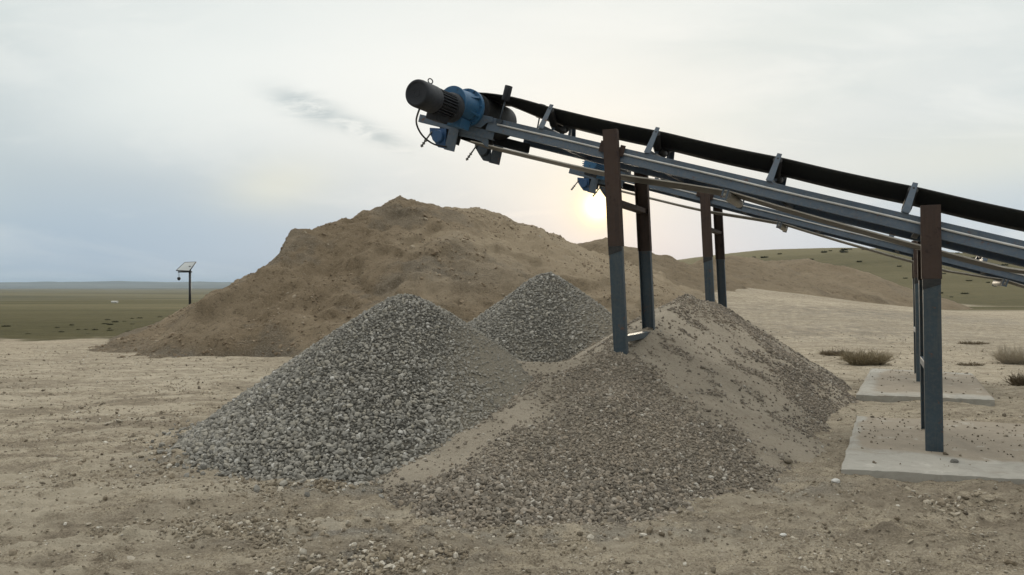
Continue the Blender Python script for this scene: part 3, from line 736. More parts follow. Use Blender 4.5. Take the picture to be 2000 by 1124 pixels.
def make_conveyor():
    root = bpy.data.objects.new('belt_conveyor', None); COL.objects.link(root)
    root.location = (P0[0], P0[1], 0)
    A_TAIL = -6.6
    A_HEAD = Q(956, 230)[0]
    SW = 1.06                                     # stringer spacing
    # ---- stringers: channel sections, each with a pale pipe run along the outside
    for side, b in ((0, 0.0), (1, SW)):
        sg = -1 if side == 0 else 1               # outward direction
        m = MB()
        bi = b - sg * .05
        lo, hi = sorted((b, b - sg * .008))
        m.fbox(A_TAIL, A_HEAD, lo, hi, -.072, 0)                     # upper half of the web
        lo2, hi2 = sorted((b + sg * .012, b - sg * .004))
        m.box8([F3(a, bb, c) for c, off in ((-.163, .022), (-.072, .004)) for a, bb in ((A_TAIL, b + sg * off), (A_HEAD, b + sg * off), (A_HEAD, b - sg * .006), (A_TAIL, b - sg * .006))])
        lo, hi = sorted((b - sg * .009, b - sg * .065))
        m.fbox(A_TAIL, A_HEAD, lo, hi, -.012, -.001)
        lo, hi = sorted((b - sg * .007, b - sg * .065))
        m.fbox(A_TAIL, A_HEAD, lo, hi, -.162, -.150)
        o = m.build('stringer', M['steel'], root, .003)
        p = MB(); bb = b + sg * .013
        p.path([F3(a, bb + .003 * math.sin(a * 2.1), -.064 + .0025 * math.sin(a * 3.7 + side)) for a in np.arange(A_TAIL, A_HEAD + .03, .2)], .0115)
        p.build('conduit', M['bare'], o)
        # extension of the frame below the drive
        e = MB()
        c0 = Q(816, 246, b)[1]
        a1 = Q(817, 236)[0]
        lo, hi = sorted((b, b - sg * .008))
        cc = -.160
        e.fbox(A_HEAD - .12, a1, lo + (0 if sg > 0 else 0), hi, cc - .10, cc - .0015)
        lo, hi = sorted((b - sg * .009, b - sg * .06))
        e.fbox(A_HEAD - .12, a1, lo, hi, cc - .10, cc - .09)
        e.build('stringer_extension', M['steel'], o, .002)
    for a in np.arange(A_TAIL + .15, A_HEAD, 1.3):
        m = MB(); m.fbox(a, a + .06, .066, SW - .066, -.149, -.09); m.build('cross_member', M['steel_dark'], root, .003)
    # ---- belt
    drum = TZ(5.0, 3.80); RD = .225
    RS = .06; snub = (drum[0] + .10, -.262)
    st = []                                       # (a, c, normal a, normal c, trough)
    A0 = A_TAIL + .1
    for a in np.arange(A0, drum[0] - .02, .12):
        tr = 1 - sst(4.2, 5.35, a) ** 1.5
        st.append((a, .148 + (drum[1] + RD - .148) * float(sst(4.1, 5.25, a)) - .010 * abs(math.sin((a - .2) * math.pi / 1.31)) * tr, 0, 1, float(tr)))
    for th in np.radians(np.arange(90, -31, -7.5)):
        st.append((drum[0] + RD * math.cos(th), drum[1] + RD * math.sin(th), math.cos(th), math.sin(th), 0))
    for th in np.radians(np.arange(-10, -91, -16)):
        st.append((snub[0] + RS * math.cos(th), snub[1] + RS * math.sin(th), math.cos(th), math.sin(th), 0))
    rt = np.array([-8, -4.75, -4.0, -3.1, -2.2, -1.45, -.69, .1, 1.0, 1.5, 1.945, 2.4, 3.26, 3.76, 4.7, 5.2])
    rc = np.array([-.19, -.185, -.24, -.26, -.235, -.185, -.27, -.255, -.226, -.203, -.18, -.215, -.30, -.318, -.33, -.334]) * cA
    for a in np.arange(drum[0] - .05, A0, -.12):
        st.append((a, float(np.interp(a / 1.0, rt, rc)), 0, -1, -1))
    nc = 17; HW = .37; flatw = .145; ang = R(34)
    bc = SW / 2 - .03
    V = []
    for (a, c, na, ncn, tr) in st:
        for k in range(nc):
            s = (k / (nc - 1) * 2 - 1) * HW
            x = abs(s)
            if tr > 0:
                w_ = max(x - flatw, 0); an = ang * tr
                bb = math.copysign(min(x, flatw) + w_ * math.cos(an), s); dc = w_ * math.sin(an)
            elif tr < 0:
                bb = s; dc = -.0 + .0
            else:
                bb = s; dc = 0
            base = F3(a, bc + bb, c + dc)
            nv = UU * na + NN * ncn
            V.append((base, base + nv * .015))
    ns = len(st)
    inner = np.array([v[0] for v in V]); outer = np.array([v[1] for v in V])
    VV = np.vstack([inner, outer]); n0 = ns * nc
    idx = np.arange(n0).reshape(ns, nc)
    qi = np.stack([idx[:-1, :-1], idx[1:, :-1], idx[1:, 1:], idx[:-1, 1:]], -1).reshape(-1, 4)
    qo = qi[:, ::-1] + n0
    e1 = np.stack([idx[:-1, 0], idx[:-1, 0] + n0, idx[1:, 0] + n0, idx[1:, 0]], 1)
    e2 = np.stack([idx[:-1, -1], idx[1:, -1], idx[1:, -1] + n0, idx[:-1, -1] + n0], 1)
    ret = np.array([s[4] < 0 for s in st[:-1]])
    em = np.where(ret, 2, 0)
    mi = np.concatenate([np.zeros(len(qi)), np.ones(len(qo)), em, em])
    np_mesh('belt', VV, [qi, qo, e1, e2], [M['belt_in'], M['belt_out'], M['belt_edge']], mi, attrs=None, parent=root)
    # ---- head pulley, snub pulley, tail pulley
    B0, B1 = bc - HW - .03, bc + HW + .03
    m = MB(); m.tube(F3(drum[0], B0, drum[1]), F3(drum[0], B1, drum[1]), RD - .004, seg=40)
    hp = m.build('head_pulley', M['black'], root, .004)
    m = MB(); m.tube(F3(drum[0], -.14, drum[1]), F3(drum[0], SW + .05, drum[1]), .045)
    m.build('shaft', M['rod'], hp)
    m = MB(); m.tube(F3(snub[0], B0, snub[1]), F3(snub[0], B1, snub[1]), RS - .004, seg=24); m.build('snub_pulley', M['black'], root, .003)
    m = MB(); m.tube(F3(A0, B0, -.03), F3(A0, B1, -.03), .14, seg=32); m.build('tail_pulley', M['black'], root, .004)
    # ---- drive: gearbox and motor hang off the near side of the head pulley
    g0 = F3(drum[0], -.06, drum[1] + .0)
    dr = -WW
    gb = MB()
    gb.lathe(g0, dr, [(-.02, .10), (-.02, .232), (.04, .232), (.04, .188), (.10, .185), (.20, .178), (.28, .165), (.33, .150), (.335, .185), (.375, .185), (.375, .06)], 40)
    for k in range(12):
        th = 2 * math.pi * (k + .5) / 12
        e = UU * math.cos(th) + NN * math.sin(th)
        gb.tube(g0 + e * .212 + dr * .034, g0 + e * .212 + dr * .06, .014, seg=6)
    for k in range(6):
        th = 2 * math.pi * k / 6 + .3
        e = UU * math.cos(th) + NN * math.sin(th); tng = -UU * math.sin(th) + NN * math.cos(th)
        q = [g0 + e * r + tng * s + dr * l for l in (.036, .2) for r, s in ((.165, -.012), (.225 if l < .1 else .18, -.012), (.225 if l < .1 else .18, .012), (.165, .012))]
        gb.box8(q)
    gbo = gb.build('gearbox', M['blue'], root, .004)
    m = MB(); m.box8([g0 + UU * x + NN * y + dr * l for y in (-.27, -.15) for x, l in ((-.13, .05), (.16, .05), (.16, .28), (-.13, .28))]); m.build('gearbox_foot', M['blue'], gbo, .01)
    mo = g0 + np.array([0, 0, -.078]) + dr * .378 + UU * .0
    mt = MB()
    mt.lathe(mo, dr, [(.0, .10), (.0, .175), (.05, .172), (.075, .150), (.09, .116), (.44, .116), (.44, .05)], 40)
    for k in range(26):
        th = 2 * math.pi * k / 26
        e = UU * math.cos(th) + NN * math.sin(th); tng = -UU * math.sin(th) + NN * math.cos(th)
        mt.box8([mo + e * r + tng * s + dr * l for l in (.085, .44) for r, s in ((.108, -.006), (.150, -.0045), (.150, .0045), (.108, .006))])
    mto = mt.build('motor', M['motor'], root)
    fc = MB(); fc.lathe(mo, dr, [(.445, .10), (.445, .154), (.725, .154), (.757, .150), (.775, .138), (.777, .122), (.763, .112), (.755, .03)], 44)
    for rr in (.035, .06, .085):
        ring = [mo + dr * .757 + rr * (UU * math.cos(t) + NN * math.sin(t)) for t in np.linspace(0, 2 * math.pi, 33)]
        fc.path(ring, .0035, 6)
    fc.build('fan_cover', M['motor'], mto)
    eb = MB()
    ez = np.array([0, 0, 1.0]); base = mo + dr * .48 + ez * .16
    eb.tube(base - ez * .03, base + ez * .012, .012, seg=10)
    eb.path([base + ez * .038 + .027 * (dr * math.sin(t) * .35 + UU * math.sin(t) * .94 + ez * math.cos(t)) for t in np.linspace(0, 2 * math.pi, 25)], .0065, 8)
    eb.build('eye_bolt', M['black'], mto)
    tb = MB(); tb.box8([mo + UU * x + NN * y + dr * l for y in (-.21, -.12) for x, l in ((-.06, .1), (.10, .1), (.10, .34), (-.06, .34))]); tb.build('terminal_box', M['motor'], mto, .008)
    # cable hangs from the motor and loops back to the frame
    cb = MB()
    p0 = mo + dr * .70 - ez * .15
    p3 = F3(*[(lambda q: (q[0], -.04, q[1]))(Q(872, 287, -.04))][0])
    pts = []
    mids = [(p0, 0)] + [(F3(Q(x, y, o_)[0], o_, Q(x, y, o_)[1]), 0) for x, y, o_ in ((813, 236, -.7), (819, 256, -.55), (832, 272, -.35), (850, 283, -.15))] + [(p3, 0)]
    ctrl = [m_[0] for m_ in mids]
    for i in range(len(ctrl) - 1):
        a_, b_, c_, d_ = ctrl[max(i - 1, 0)], ctrl[i], ctrl[i + 1], ctrl[min(i + 2, len(ctrl) - 1)]
        for t in np.linspace(0, 1, 8, endpoint=False):
            pts.append(.5 * ((2 * b_) + (-a_ + c_) * t + (2 * a_ - 5 * b_ + 4 * c_ - d_) * t * t + (-a_ + 3 * b_ - 3 * c_ + d_) * t ** 3))
    pts.append(ctrl[-1]); cb.path(pts, .011); cb.build('power_cable', M['black'], root)
    # ---- plates around the head
    def pl(name, poly, off, th, mat, parent=root):
        m_ = MB(); m_.plate([Q(x, y, off) for x, y in poly], off - th / 2, off + th / 2); return m_.build(name, mat, parent, .002)
    pl('gusset_plate', [(927, 222), (962, 229), (962, 238), (951, 240), (939, 250), (914, 246)], -.03, .014, M['steel'])
    pl('side_plate', [(898, 252), (954, 259), (954, 289), (948, 286), (940, 277), (926, 272), (896, 266)], .02, .01, M['steel'])
    pl('inner_plate', [(958, 262), (1036, 282), (1033, 299), (958, 281)], .93, .01, M['black'])
    pl('torque_plate', [(858, 246), (905, 252), (896, 285), (866, 275)], .045, .016, M['black'])
    # bearing plates with blocks and take-up screws, near and far
    def bearing(off, dx, dy, name='bearing_plate', mat=M['steel_dark']):
        blk = M['blue_dark'] if dx == 0 else M['steel_dark']
        b_ = pl(name, [(881 + dx, 240 + dy), (899 + dx, 243 + dy), (887 + dx, 297 + dy), (867 + dx, 292 + dy)], off, .014, mat)
        m_ = MB(); c0 = Q(858 + dx, 268 + dy, off)
        m_.lathe(F3(c0[0], off - .06, c0[1]), WW, [(0, .04), (0, .075), (.05, .085), (.05, .04)], 24)
        pp = [Q(840 + dx, 250 + dy, off), (Q(872 + dx, 252 + dy, off)), (Q(870 + dx, 291 + dy, off)), (Q(856 + dx, 288 + dy, off)), (Q(848 + dx, 276 + dy, off)), (Q(840 + dx, 262 + dy, off))]
        m_.plate(pp, off - .012, off + .012)
        m_.build('bearing_block', blk, b_, .004)
        s0 = Q(845 + dx, 258 + dy, off); s1 = Q(824 + dx, 288 + dy, off)
        m_ = MB(); m_.tube(F3(s0[0], off - .02, s0[1]), F3(s1[0], off - .02, s1[1]), .011, seg=10)
        for f_ in (.55, .72, .88):
            q0 = np.array(F3(s0[0], off - .02, s0[1])); q1 = np.array(F3(s1[0], off - .02, s1[1]))
            m_.tube(q0 + (q1 - q0) * f_, q0 + (q1 - q0) * (f_ + .07), .02, seg=6)
        m_.build('tension_screw', M['rod'], b_)
    bearing(-.02, 0, 0, mat=M['steel'])
    bearing(SW, 88, 26, mat=M['steel_dark'])
    # ---- troughing idlers
    for t in (-5.3, -3.7, -2.4, -1.08, .2, 1.45, 2.74, 4.02):
        a = t / cA + .03
        m = MB()
        m.box8([F3(a + x, b, c) for c, w_ in ((.002, .05), (.012, .05)) for x, b in ((-.03, -.02), (.03, -.02), (.03, SW + .02), (-.03, SW + .02))])
        m.box8([F3(a + x, b, c) for c, w_ in ((.013, 0), (.05, 0)) for x, b in ((-.005, .06), (.005, .06), (.005, SW - .06), (-.005, SW - .06))])
        for sg, b in ((-1, bc - HW * .985 - .02), (1, bc + HW * .985 + .02)):
            bo = bc + sg * (flatw + (HW - flatw) * math.cos(ang) + .040); bi2 = bc + sg * (flatw + (HW - flatw) * math.cos(ang) + .11)
            bi2 = (0.005 if sg < 0 else SW - .005)
            th = -sg * .008
            q = [F3(a + x, bb, c) for bb, c, hw in ((bi2, .014, .036), (bi2 - th, .014, .036)) for x in (-hw, hw)]
            top = [F3(a + x, bb, c) for bb, c, hw in ((bo, .318, .024), (bo - th, .318, .024)) for x in (-hw, hw)]
            m.box8([q[0], q[1], q[3], q[2], top[0], top[1], top[3], top[2]])
            # web of the bracket
            q = [F3(a + x, bb, c) for c, b1_, b2_ in ((.014, bi2 - sg * .010, bi2 - sg * .12), (.285, bo - sg * .012, bo - sg * .045)) for x, bb in ((.036 - .03 * (c > .1), b1_), (.042 - .03 * (c > .1), b1_), (.042 - .03 * (c > .1), b2_), (.036 - .03 * (c > .1), b2_))]
            m.box8(q)
        for sg in (-1, 1):
            bp = bc + sg * (flatw + .012)
            m.fbox(a - .02, a + .02, bp - .005, bp + .005, .0505, .145)
        fr = m.build('idler_frame', M['steel'], root, .002)
        rl = MB(); rl.tube(F3(a, bc - flatw, .10), F3(a, bc + flatw, .10), .046, seg=20); rl.build('roller', M['black'], fr, .004)
        for sg in (-1, 1):
            d0 = (bc + sg * (flatw + .03), .112); L = HW - flatw + .02
            d1 = (d0[0] + sg * L * math.cos(ang), d0[1] + L * math.sin(ang))
            rl = MB(); rl.tube(F3(a, *d0), F3(a, *d1), .046, seg=20)
            d2 = (d1[0] + sg * .03 * math.cos(ang), d1[1] + .03 * math.sin(ang)); rl.tube(F3(a, *d1), F3(a, *d2), .012, seg=10)
            rl.build('roller', M['black'], fr, .004)
    # ---- return rollers
    for a in (-4.75, -1.45, 1.945):
        c = float(np.interp(a, rt, rc)) - .05 - .012
        m = MB(); m.tube(F3(a, .10, c), F3(a, SW - .10, c), .05, seg=24); m.tube(F3(a, .0, c), F3(a, .099, c), .014, seg=10); m.tube(F3(a, SW - .099, c), F3(a, SW, c), .014, seg=10)
        ro = m.build('return_roller', M['roller'], root, .004)
        for b in (.008, SW - .008):
            k = MB()
            for x in (-.035, .017):
                k.fbox(a + x, a + x + .018, b - .006, b + .006, c - .035, -.164)
            k.fbox(a - .035, a + .035, b - .0055, b + .0055, c - .055, c - .0355)
            k.build('bracket', M['steel'], ro, .002)
    # ---- guide rollers beside the belt near the head
    for off in (-.015, SW + .01):
        q = Q(985, 200, 0)
        m = MB(); m.tube(F3(q[0] - .01, off, -.02), F3(q[0], off + (.03 if off < .5 else -.03), q[1] + .06), .010, seg=10)
        m.fbox(q[0] - .05, q[0] + .03, off - .012, off + .012, -.05, -.002)
        gr = m.build('guide_bracket', M['steel_dark'], root)
        m = MB(); m.tube(F3(q[0], off + (.03 if off < .5 else -.03), q[1] + .02), F3(q[0] + .004, off + (.03 if off < .5 else -.03), q[1] + .20), .048, seg=18)
        m.build('guide_roller', M['motor'], gr, .003)
    # ---- legs in two bents, plus a short one by the tail
    def leg(t0, lean, off, zbot, zsplit, ztop, wl, wu, out):
        def ring(z, w, d0, d1):
            t = t0 + lean * z
            return [np.array([*(U2 * (t + x) + W2 * (off + out * d)), z]) for x, d in ((-w / 2, d0), (w / 2, d0), (w / 2, d1), (-w / 2, d1))]
        def chan(m, z0, z1, w, dep, th):
            m.box8(ring(z0, w, 0, -th) + ring(z1, w, 0, -th))
            for sx in (-1, 1):
                def r2(z):
                    t = t0 + lean * z + sx * (w / 2 - th / 2)
                    return [np.array([*(U2 * (t + x) + W2 * (off + out * d)), z]) for x, d in ((-th / 2, -th - .0005), (th / 2, -th - .0005), (th / 2, -dep), (-th / 2, -dep))]
                m.box8(r2(z0) + r2(z1))
        m = MB(); chan(m, zbot, zsplit, wl, .075, .009)
        lo = m.build('support_leg', M['leg'], root, .002)
        m = MB(); b0 = ring(zsplit - .05, wl + .004, .004, -.0005); b0[1][2] -= .05; b0[2][2] -= .05
        m.box8(b0 + ring(zsplit - .0005, wl + .004, .004, -.0005)); m.build('weld_band', M['black'], lo)
        m = MB(); chan(m, zsplit + .0005, ztop, wu, .08, .011)
        up = m.build('leg_extension', M['rust'], lo, .002)
        return lo
    ztop = lambda t: Z0 + .303 * t
    for off, out in ((-.10, -1), (SW + .10, 1)):
        # web faces outwards
        leg(3.0, .05, off, -.15, 2.06, ztop(3.15) + (.17 if off < .5 else .10), .150, .165, out)
        leg(-.012 if off < .5 else -.035, .014, off, .05, 1.68, ztop(0) + (.13 if off < .5 else .08), .148, .168, out)
        leg(-5.6, 0, off, -.15, ztop(-5.6) - .3, ztop(-5.6) + .02, .15, .15, out)
    def brace(t, z, mat, h=.06, dz=0):
        m = MB()
        m.box8([np.array([*(U2 * (t + x) + W2 * b), z + zz]) for zz in (-h / 2, h / 2) for x, b in ((-.05, -.085), (.05, -.085), (.05, SW + .085), (-.05, SW + .085))])
        m.build('leg_brace', mat, root, .003)
    brace(3.0 + .05 * 2.55, 2.56, M['rust']); brace(3.05, 1.02, M['leg'], .07); brace(.0, .82, M['steel'], .075)
    # seat cleats where the frame sits on each bent
    for t in (3.15,):
        for b in (0, SW):
            s_ = -1 if b == 0 else 1
            for x in (-.15, .09):
                m = MB(); lo, hi = sorted((b + s_ * .024, b + s_ * .034)); a_ = t / cA
                m.fbox(a_ + x, a_ + x + .06, lo, hi, -.10, .025)
                m.build('cleat', M['rust'], root, .002)
    return root

def kids(o): return [c for c in bpy.data.objects if c.parent == o]
def copy_tree(o, parent=None):
    c = o.copy(); COL.objects.link(c); c.parent = parent
    for ch in kids(o): copy_tree(ch, c)
    return c
conv = make_conveyor()
tag(conv, 'near inclined belt conveyor with grey motor and blue gearbox, standing on the near slab', 'conveyor', 'inclined belt conveyors')
conv2 = copy_tree(conv)
conv2.location = (P0[0] + 2.28, P0[1] + 4.84, .075)
for o in kids(conv2):      # its rear bent stands a little farther down the frame
    if o.type == 'MESH' and o.name.split('.')[0] in ('support_leg', 'leg_brace'):
        vz = np.mean([(v.co.x * U2[0] + v.co.y * U2[1]) for v in o.data.vertices])
        if -.5 < vz < .5: o.location = (-U2[0] * .19, -U2[1] * .19, 0)
for o in kids(conv2):
    n_ = o.name.split('.')[0]
    if n_ == 'power_cable': bpy.data.objects.remove(o)
    elif n_ == 'motor':         # this one has a short blue motor
        o.data = o.data.copy(); o.data.materials[0] = M['blue']; tag(o, 'blue motor')
        for c in kids(o):
            if c.name.split('.')[0] == 'fan_cover': bpy.data.objects.remove(c)
tag(conv2, 'second belt conveyor, smaller and mostly hidden behind and below the near one, by the sun', 'conveyor', 'inclined belt conveyors')

# ------------------------------------------------------------------ solar lamp post
def solar_post():
    Y = 44.0; k = Y / FP
    b = at(371, 603, Y); gzv = float(ground_h(np.array(b[0]), np.array(Y)))
    root = bpy.data.objects.new('solar_lamp_post', None); COL.objects.link(root); root.location = (b[0], Y, gzv)
    def L(px, py, dy=0): p = at(px, py, Y); return np.array([p[0] - b[0], dy, p[2] - gzv])
    m = MB(); m.tube((0, 0, -.2), L(371, 520), .075, .065, 14); m.build('pole', M['pole'], root)
    m = MB()
    P = [L(357, 513, .28), L(379, 512, .28), L(374, 530, -.28), L(348.5, 529, -.28)]
    nrm = np.cross(P[1] - P[0], P[3] - P[0]); nrm /= np.linalg.norm(nrm)
    m.box8([p - nrm * .02 for p in P] + [p + nrm * .02 for p in P])
    pn_ = m.build('solar_panel', M['panel'], root)
    m = MB()
    for i in range(4):
        m.path([P[i], P[(i + 1) % 4]], .03, 6)
    m.build('panel_frame', M['pole'], pn_)
    m = MB(); m.tube(L(348, 531.5), L(375, 531.5), .04, seg=10); ar = m.build('arm', M['pole'], root)
    m = MB(); m.tube(L(349.5, 532), L(349.5, 541), .02, seg=8); 
    m.build('hanger', M['panel'], root)
    m = MB(); c = L(349.5, 545.5)
    m.lathe(c + np.array([0, 0, .12]), (0.001, 0, -1), [(0, .04), (.03, .09), (.09, .10), (.15, .08), (.20, .03)], 14); m.build('lamp_head', M['pole'], root)
    tag(root, 'black lamp post with a tilted solar panel and hanging lamp beside the sand mound', 'lamp post')
solar_post()

# tiny pale shape far out on the plain
def shed():
    Y = 120.0; p = at(224, 589, Y); g = float(ground_h(np.array(p[0]), np.array(Y)))
    root = bpy.data.objects.new('shed', None); COL.objects.link(root); root.location = (p[0], Y, g)
    def bx(x0, x1, y0, y1, z0, z1):
        m = MB(); m.box8([np.array([x, y, z]) for z in (z0, z1) for x, y in ((x0, y0), (x1, y0), (x1, y1), (x0, y1))]); return m
    bx(-.42, .42, -.3, .3, -.1, .2).build('wall', M['white'], root)
    m = MB(); m.add([(-.46, -.34, .203), (.46, -.34, .203), (.46, .34, .203), (-.46, .34, .203), (-.46, 0, .30), (.46, 0, .30)], [(0, 1, 5, 4), (2, 3, 4, 5), (3, 0, 4), (1, 2, 5), (3, 2, 1, 0)])
    m.build('roof', M['white'], root)
    tag(root, 'tiny low white structure far out on the green plain at the left', 'distant structure')
shed()

# ------------------------------------------------------------------ dry shrubs and tufts
def blades(n, rad, hgt, rg, spread=1.0, w=.006, curve=.5, twig=2):
    V = []; Fc = []
    for _ in range(n):
        a = rg.uniform(0, 2 * math.pi); r0 = rad * .55 * math.sqrt(rg.uniform())
        b = np.array([r0 * math.cos(a), r0 * math.sin(a) , -.01])
        a2 = a + rg.normal(0, .8); lean = spread * rg.uniform(.15, 1.0)
        h = hgt * rg.uniform(.4, 1.0)
        d = np.array([math.cos(a2) * lean, math.sin(a2) * lean, 1.0]); d /= np.linalg.norm(d)
        pts = [b]; L = h * rg.uniform(.9, 1.3) / 3
        for i in range(3):
            d = d + rg.normal(0, .18, 3) + np.array([0, 0, -curve * .12]); d /= np.linalg.norm(d); pts.append(pts[-1] + d * L)
        branch = [(pts, w)]
        for _k in range(twig):
            s = pts[rg.integers(1, 3)]; dd = d + rg.normal(0, .6, 3); dd /= np.linalg.norm(dd)
            branch.append(([s, s + dd * L * .7, s + dd * L * 1.3 + np.array([0, 0, .1 * L])], w * .7))
        for bp, ww in branch:
            side = rg.normal(size=3); side -= 0; n0 = len(V)
            side /= np.linalg.norm(side); s2 = np.cross(side, (0.1, .2, 1)); s2 /= np.linalg.norm(s2)
            k = len(bp)
            for i, p in enumerate(bp):
                q = ww * (1 - .75 * i / (k - 1))
                for th in (0, 2.1, 4.2): V.append(p + q * (math.cos(th) * side + math.sin(th) * s2))
            for i in range(k - 1):
                for j in range(3):
                    j2 = (j + 1) % 3; o_ = n0 + i * 3
                    Fc.append((o_ + j, o_ + j2, o_ + 3 + j2, o_ + 3 + j))
    return np.array(V), np.array(Fc)
def shrub(px, py, rad, hgt, n, mat, label, seed, sx=1.4, spread=1.0, w=.006):
    rg = np.random.default_rng(seed); Y = EYE * FP / (py - CY)
    V, F = blades(n, rad, hgt, rg, spread, w)
    V[:, 0] *= sx
    x = (px - CX) / FP * Y
    o = np_mesh('dry_shrub', V, F, [mat], smooth=False); o.location = (x, Y, float(ground_h(np.array(x), np.array(Y))))
    tag(o, label, 'shrub')
shrub(1692, 712, .36, .29, 650, M['leafy'], 'bushy olive brown dry shrub behind the farther slab, the fullest one', 5, 1.7, 1.1, .006)
shrub(1632, 697, .34, .14, 300, M['twig'], 'low flat brown scrub just left of the bushy shrub', 6, 1.7, 1.6)
shrub(1900, 682, .35, .08, 200, M['twig'], 'thin flat scrub on pale soil right of the conveyor leg, farthest one', 7, 1.8, 1.8)
shrub(1985, 712, .36, .36, 520, M['twig_pale'], 'pale greyish dry shrub near the right edge behind the slabs', 8, 1.3, 1.0)
shrub(2000, 752, .25, .20, 350, M['twig'], 'brown dry shrub at the right edge, nearest to the slabs', 9, 1.2, 1.0)
shrub(1895, 715, .22, .07, 120, M['twig'], 'tiny flat brown scrub lying on pale soil just above the farther slab', 10, 1.8, 1.8)

def tufts():
    rg = np.random.default_rng(33)
    V, F = blades(150, .11, .11, rg, 1.0, .012, .6, 1)
    V[:, 0] *= 1.2
    me = np_mesh('grass_tuft', V, F, [M['tuft']], smooth=False)
    first = [True]
    def put(x, y, z, s, label, group):
        o = me if first[0] else me.copy()
        if not first[0]: COL.objects.link(o)
        first[0] = False
        o.location = (x, y, z); o.scale = (s * rg.uniform(.8, 1.5), s, s * rg.uniform(.6, 1.0)); o.rotation_euler = (0, 0, rg.uniform(0, .5))
        tag(o, label, 'grass tuft', group)
    spots = [(205, 635), (215, 638), (225, 632), (243, 629), (214, 648), (215, 653), (112, 645), (105, 654), (55, 660), (172, 659), (140, 640), (12, 643), (273, 620), (258, 621), (312, 617), (153, 650), (168, 650), (210, 625), (120, 655), (250, 654), (258, 636), (186, 651)]
    for px, py in spots:
        Y = EYE * FP / (py - CY) * 1.08
        x = (px - CX) / FP * Y; put(x, Y, float(ground_h(np.array(x), np.array(Y))) - .02, rg.uniform(.55, 1.05) * Y / 34, 'small dark grass tuft dotted on the green plain left of the mound', 'dark tufts on the left plain')
    n = 0
    while n < 58:
        x = rg.uniform(25, 105); Y = rg.uniform(62, 150)
        px = CX + FP * x / Y
        if not 1440 < px < 2060: continue
        z = float(h_hill(np.array(x), np.array(Y)))
        if z < float(ground_h(np.array(x), np.array(Y))) or z < float(h_pale(np.array(x), np.array(Y))): continue
        put(x, Y, z - .03, rg.uniform(.7, 1.3) * (Y / 38), 'small dark shrub tuft dotted on the green hillside at the right', 'dark tufts on the right hill'); n += 1
tufts()

# ------------------------------------------------------------------ haze
def haze():
    m = bpy.data.materials.new('thin_haze'); m.use_nodes = True; nt = m.node_tree; nt.nodes.clear()
    out = nt.nodes.new('ShaderNodeOutputMaterial'); v = nt.nodes.new('ShaderNodeVolumePrincipled')
    v.inputs['Color'].default_value = (.62, .79, .98, 1); v.inputs['Density'].default_value = .00014; v.inputs['Anisotropy'].default_value = .0
    nt.links.new(v.outputs[0], out.inputs['Volume'])
    x0, x1, y0, y1, z0, z1 = -9500, 9500, -9500, 9500, -14, 75
    V = np.array([(x, y, z) for z in (z0, z1) for x, y in ((x0, y0), (x1, y0), (x1, y1), (x0, y1))], float)
    F = np.array([(3, 2, 1, 0), (4, 5, 6, 7), (0, 1, 5, 4), (1, 2, 6, 5), (2, 3, 7, 6), (3, 0, 4, 7)])
    o = np_mesh('haze', V, F, [m], smooth=False); tag(o, kind='stuff')
haze()

